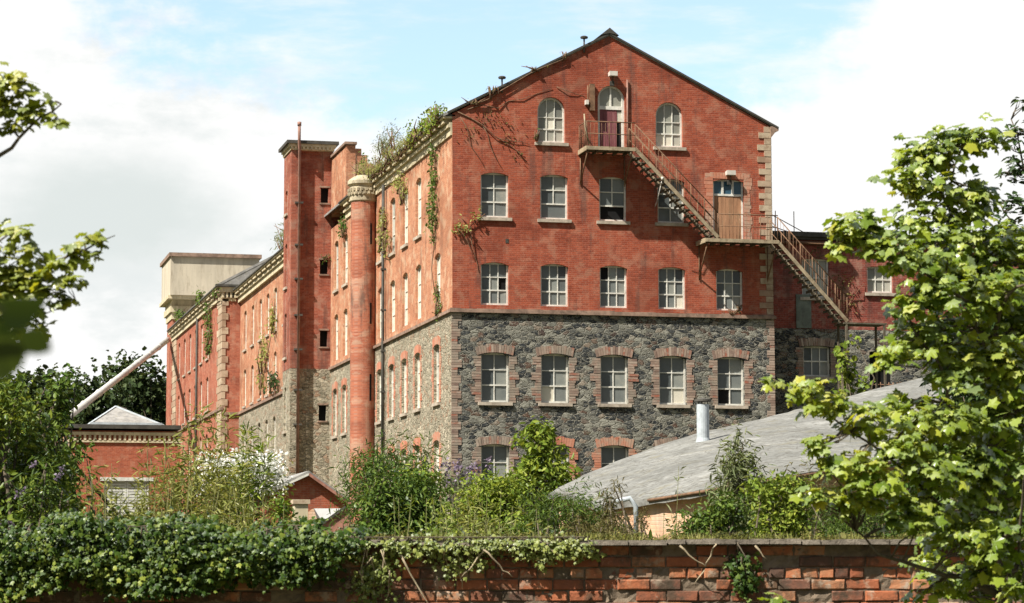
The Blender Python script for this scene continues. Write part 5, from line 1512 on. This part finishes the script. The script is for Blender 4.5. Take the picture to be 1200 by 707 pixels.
limb_tree('ash_tree', 'small leaved tree reaching in at the right edge, above the sycamore', [[(1300, 940, 17.5, .06), (1270, 500, 17.5, .045), (1235, 300, 17.5, .02), (1200, 200, 17.5, .008), (1185, 140, 17.5, .004)], [(1235, 300, 17.5, .012), (1195, 270, 17.4, .007), (1172, 240, 17.4, .003)]],
          [(1196, 120, 10, 6, 17.5), (1192, 150, 14, 10, 17.5), (1188, 168, 16, 9, 17.5), (1200, 190, 20, 12, 17.5), (1190, 212, 22, 12, 17.5), (1176, 205, 8, 6, 17.5), (1184, 236, 22, 12, 17.4), (1192, 262, 26, 14, 17.4), (1240, 180, 30, 40, 17.5), (1230, 250, 25, 30, 17.5)], 17, .06, M['lf_dark'], 'ovate', 22, twig=.005)
# maple reaching in from the left
limb_tree('maple_tree', 'yellow green maple whose branches reach in from outside the left edge', [[(-190, 1330, 9.0, .06), (-170, 700, 9.0, .05), (-140, 420, 9.0, .03), (-60, 250, 9.0, .014), (-5, 185, 9.0, .008), (38, 146, 9.0, .005), (72, 122, 9.0, .0025)],
          [(-150, 500, 9.0, .02), (-60, 400, 9.0, .012), (20, 340, 9.0, .008), (80, 300, 9.0, .005), (135, 276, 9.0, .0015)], [(-60, 400, 9.0, .007), (0, 390, 9.0, .004), (60, 365, 9.0, .002), (88, 350, 9.0, .001)], [(-140, 420, 9, .012), (-40, 300, 9.0, .006), (10, 275, 9.0, .003), (36, 268, 9.0, .001)],
          [(-60, 250, 9.0, .006), (-10, 150, 9, .003), (12, 105, 9, .001)]],
          [(12, 96, 20, 6, 9.0), (8, 128, 14, 10, 9.0), (44, 130, 16, 6, 9.0), (60, 118, 9, 4, 9.0), (66, 140, 8, 4, 9.0), (10, 150, 14, 5, 9.0), (28, 106, 9, 4, 9),
           (14, 272, 20, 7, 9.0), (6, 298, 12, 12, 9.0), (62, 308, 14, 8, 9.0), (82, 292, 15, 7, 9.0), (104, 283, 14, 6, 9.0), (120, 276, 10, 4, 9.0), (96, 304, 14, 5, 9.0), (40, 326, 22, 10, 9.0), (14, 336, 18, 10, 9.0), (60, 346, 20, 8, 9.0), (80, 350, 12, 4, 9.0), (32, 360, 20, 8, 9.0), (8, 372, 14, 8, 9.0), (50, 384, 8, 5, 9.0), (18, 318, 26, 12, 9.0), (52, 338, 24, 9, 9.0), (0, 350, 20, 14, 9.0), (20, 92, 18, 6, 9.0), (4, 112, 12, 10, 9.0), (30, 296, 20, 8, 9.0), (70, 330, 22, 8, 9.0), (24, 380, 22, 10, 9.0), (30, 140, 16, 8, 9.0), (108, 296, 8, 5, 9.0), (-40, 110, 30, 30, 9), (-40, 310, 34, 40, 9)], 9, .05, M['lf_left'], 'maple', 44, up=.8, twig=.002)
# a large leaf close to the lens, its shade put into dark leaf colour
nl = thing('near_branch', 'dark out of focus leaves of a twig close by at the left edge', 'branch', tuple(at(-150, 330, 1.9)))
pp = np.array([at(*p) for p in ((-10, 352, 1.75), (-24, 380, 1.72), (22, 388, 1.8), (-36, 400, 1.7))])
off = root_loc(nl)
o = leaves('foliage', M['lf_dark'], nl, pp, np.array([RH * .75 - UP * .45 - FH * .35 + RNG.normal(size=3) * .06 for _ in pp]), .07, 'ovate', RH * .8 - UP * .55 + FH * .25, .08)
s = MB(); s.tube([at(-320, 300, 1.8), at(-140, 330, 1.75), at(4, 364, 1.74)], [.003, .0025, .0012], 6); s.build('twig', M['stem'], nl)

# ================================================================== FAR TREES
def far_tree(label, px, ytop, w, d, mat='lf_far', ls=.55):
    return B('tree', label, 'tree', px, ytop, w, d, 'clump', ls, M[mat], group=None, nb=34, hfrac=.85, dens=18)
far_tree('dark wooded tree crown behind the outbuilding, right under the duct', 168, 414, 90, 235)
far_tree('dark tree crown farther left behind the duct foot', 112, 436, 90, 225)
far_tree('rounded dark tree close to the end pavilion', 190, 428, 40, 240)
far_tree('tall dark tree behind the left shrub', 40, 440, 120, 200)
far_tree('distant tree beyond the annexe at the right edge', 1250, 330, 160, 190)

# ================================================================== SKY, SUN, CAMERA
w = bpy.data.worlds.new('World'); sc.world = w; w.use_nodes = True
nt = w.node_tree; nt.nodes.clear()
class WT(NT):
    def __init__(s, t): s.t = t
t = WT(nt)
sky = t.n('TexSky', sky_type='NISHITA', sun_disc=False, sun_elevation=rad(50.5), sun_rotation=rad(243.1), altitude=50, air_density=1.0, dust_density=1.2, ozone_density=1.0)
dirv = t.n('TexCoord').outputs['Generated']
dx, dy, dz = t.sep(dirv)
az = t.math('ARCTAN2', dx, dy); el = t.math('ARCSINE', dz)
def ell(azd, eld, ra, re, noise, amp=.5):
    a = t.math('DIVIDE', t.math('SUBTRACT', az, rad(azd)), rad(ra)); e = t.math('DIVIDE', t.math('SUBTRACT', el, rad(eld)), rad(re))
    r2 = t.math('SQRT', t.math('ADD', t.math('MULTIPLY', a, a), t.math('MULTIPLY', e, e)))
    return t.math('ADD', r2, t.math('MULTIPLY', t.math('SUBTRACT', noise, .5), amp))
uv = t.comb(t.math('MULTIPLY', az, 1.0), t.math('MULTIPLY', el, 1.7), 0.0)
n1 = t.noise(uv, 9.0, 8, .62)
n2 = t.noise(uv, 34.0, 6, .62)
nn = t.math('ADD', t.math('MULTIPLY', n1, .72), t.math('MULTIPLY', n2, .28))
# gaps of blue: a big one over the gable, a small one to its right; unseen ones overhead added to cut ambient light
g1 = t.step(ell(13.4, 13.2, 9.0, 3.5, nn, 1.9), 1.12, .80)
g2 = t.step(ell(23.3, 13.5, 1.6, 1.0, nn, 1.6), 1.0, .5)
g3 = t.math('MULTIPLY', t.step(n1, .46, .58), t.step(el, rad(16), rad(30)))
gap = t.math('MAXIMUM', t.math('MAXIMUM', g1, g2), g3)
wisp = t.noise(t.comb(t.math('MULTIPLY', az, 1.0), t.math('MULTIPLY', el, 4.5), 0.0), 16.0, 6, .6)
gap = t.math('MULTIPLY', gap, t.math('MULTIPLY_ADD', t.step(wisp, .44, .72), -.55, 1.0))
grey = t.step(ell(4.6, 8.0, 3.6, 1.7, nn, 1.5), 1.1, .35)
shade = t.step(t.noise(t.comb(t.math('MULTIPLY', az, 1.0), t.math('MULTIPLY', el, 2.2), 3.7), 15.0, 7, .62), .46, .66)
grey2 = t.math('MULTIPLY', t.step(n1, .42, .62), .35)
cl = t.mix(grey, (CW, CW, CW * .99), (CW * .74, CW * .79, CW * .775))
cl = t.mix(t.math('MULTIPLY', grey2, t.step(el, rad(14), rad(24))), cl, (CW * .6, CW * .63, CW * .65))
bg1 = t.n('Background', {'Color': sky.outputs[0], 'Strength': SKY}).outputs[0]
cl = t.mix(t.math('MULTIPLY', t.math('MULTIPLY', shade, .9), t.step(az, rad(21), rad(9))), cl, (CW * .80, CW * .84, CW * .835))
off_ax = t.math('ABSOLUTE', t.math('SUBTRACT', az, rad(13.5)))
cl = t.mix(t.math('MAXIMUM', t.step(off_ax, rad(20), rad(60)), t.step(el, rad(15), rad(40))), cl, t.mix(.74, cl, (.02, .02, .02)))  # unseen clouds off the view axis and overhead dimmed to cut ambient light
bg2 = t.n('Background', {'Color': cl, 'Strength': 1.0}).outputs[0]
haze_blue = t.n('Background', {'Color': (.36, .47, .50), 'Strength': .24}).outputs[0]
blue = t.n('AddShader', {0: bg1, 1: haze_blue}).outputs[0]
mx = t.n('MixShader', {0: gap, 1: bg2, 2: blue}).outputs[0]
out = t.n('OutputWorld'); nt.links.new(mx, out.inputs[0])

sun = bpy.data.lights.new('sun', 'SUN'); sun.energy = SUNE; sun.angle = rad(.53); sun.color = (1.0, .95, .86)
so = bpy.data.objects.new('sun', sun); COL.objects.link(so); so.location = (-60, -80, 60)
so.rotation_euler = Vector((69, 35, -94)).to_track_quat('-Z', 'Y').to_euler()

cam = bpy.data.cameras.new('camera'); co = bpy.data.objects.new('camera', cam); COL.objects.link(co)
cam.sensor_width = 36; cam.lens = FPX / 1200 * 36; cam.clip_start = .1; cam.clip_end = 6000
m = Matrix(((ROT[0][0], -ROT[1][0], -ROT[2][0]), (ROT[0][1], -ROT[1][1], -ROT[2][1]), (ROT[0][2], -ROT[1][2], -ROT[2][2])))
co.matrix_world = Matrix.Translation(Vector(CAM)) @ m.to_4x4()
cam.dof.use_dof = True; cam.dof.focus_distance = 60; cam.dof.aperture_fstop = 11
sc.camera = co
vs = sc.view_settings
vs.view_transform = 'Standard'; vs.look = 'None'; vs.gamma = 1.0; vs.exposure = EXPO; vs.use_curve_mapping = False
sc.cycles.max_bounces = 6; sc.cycles.diffuse_bounces = 3; sc.cycles.transmission_bounces = 3; sc.cycles.glossy_bounces = 2
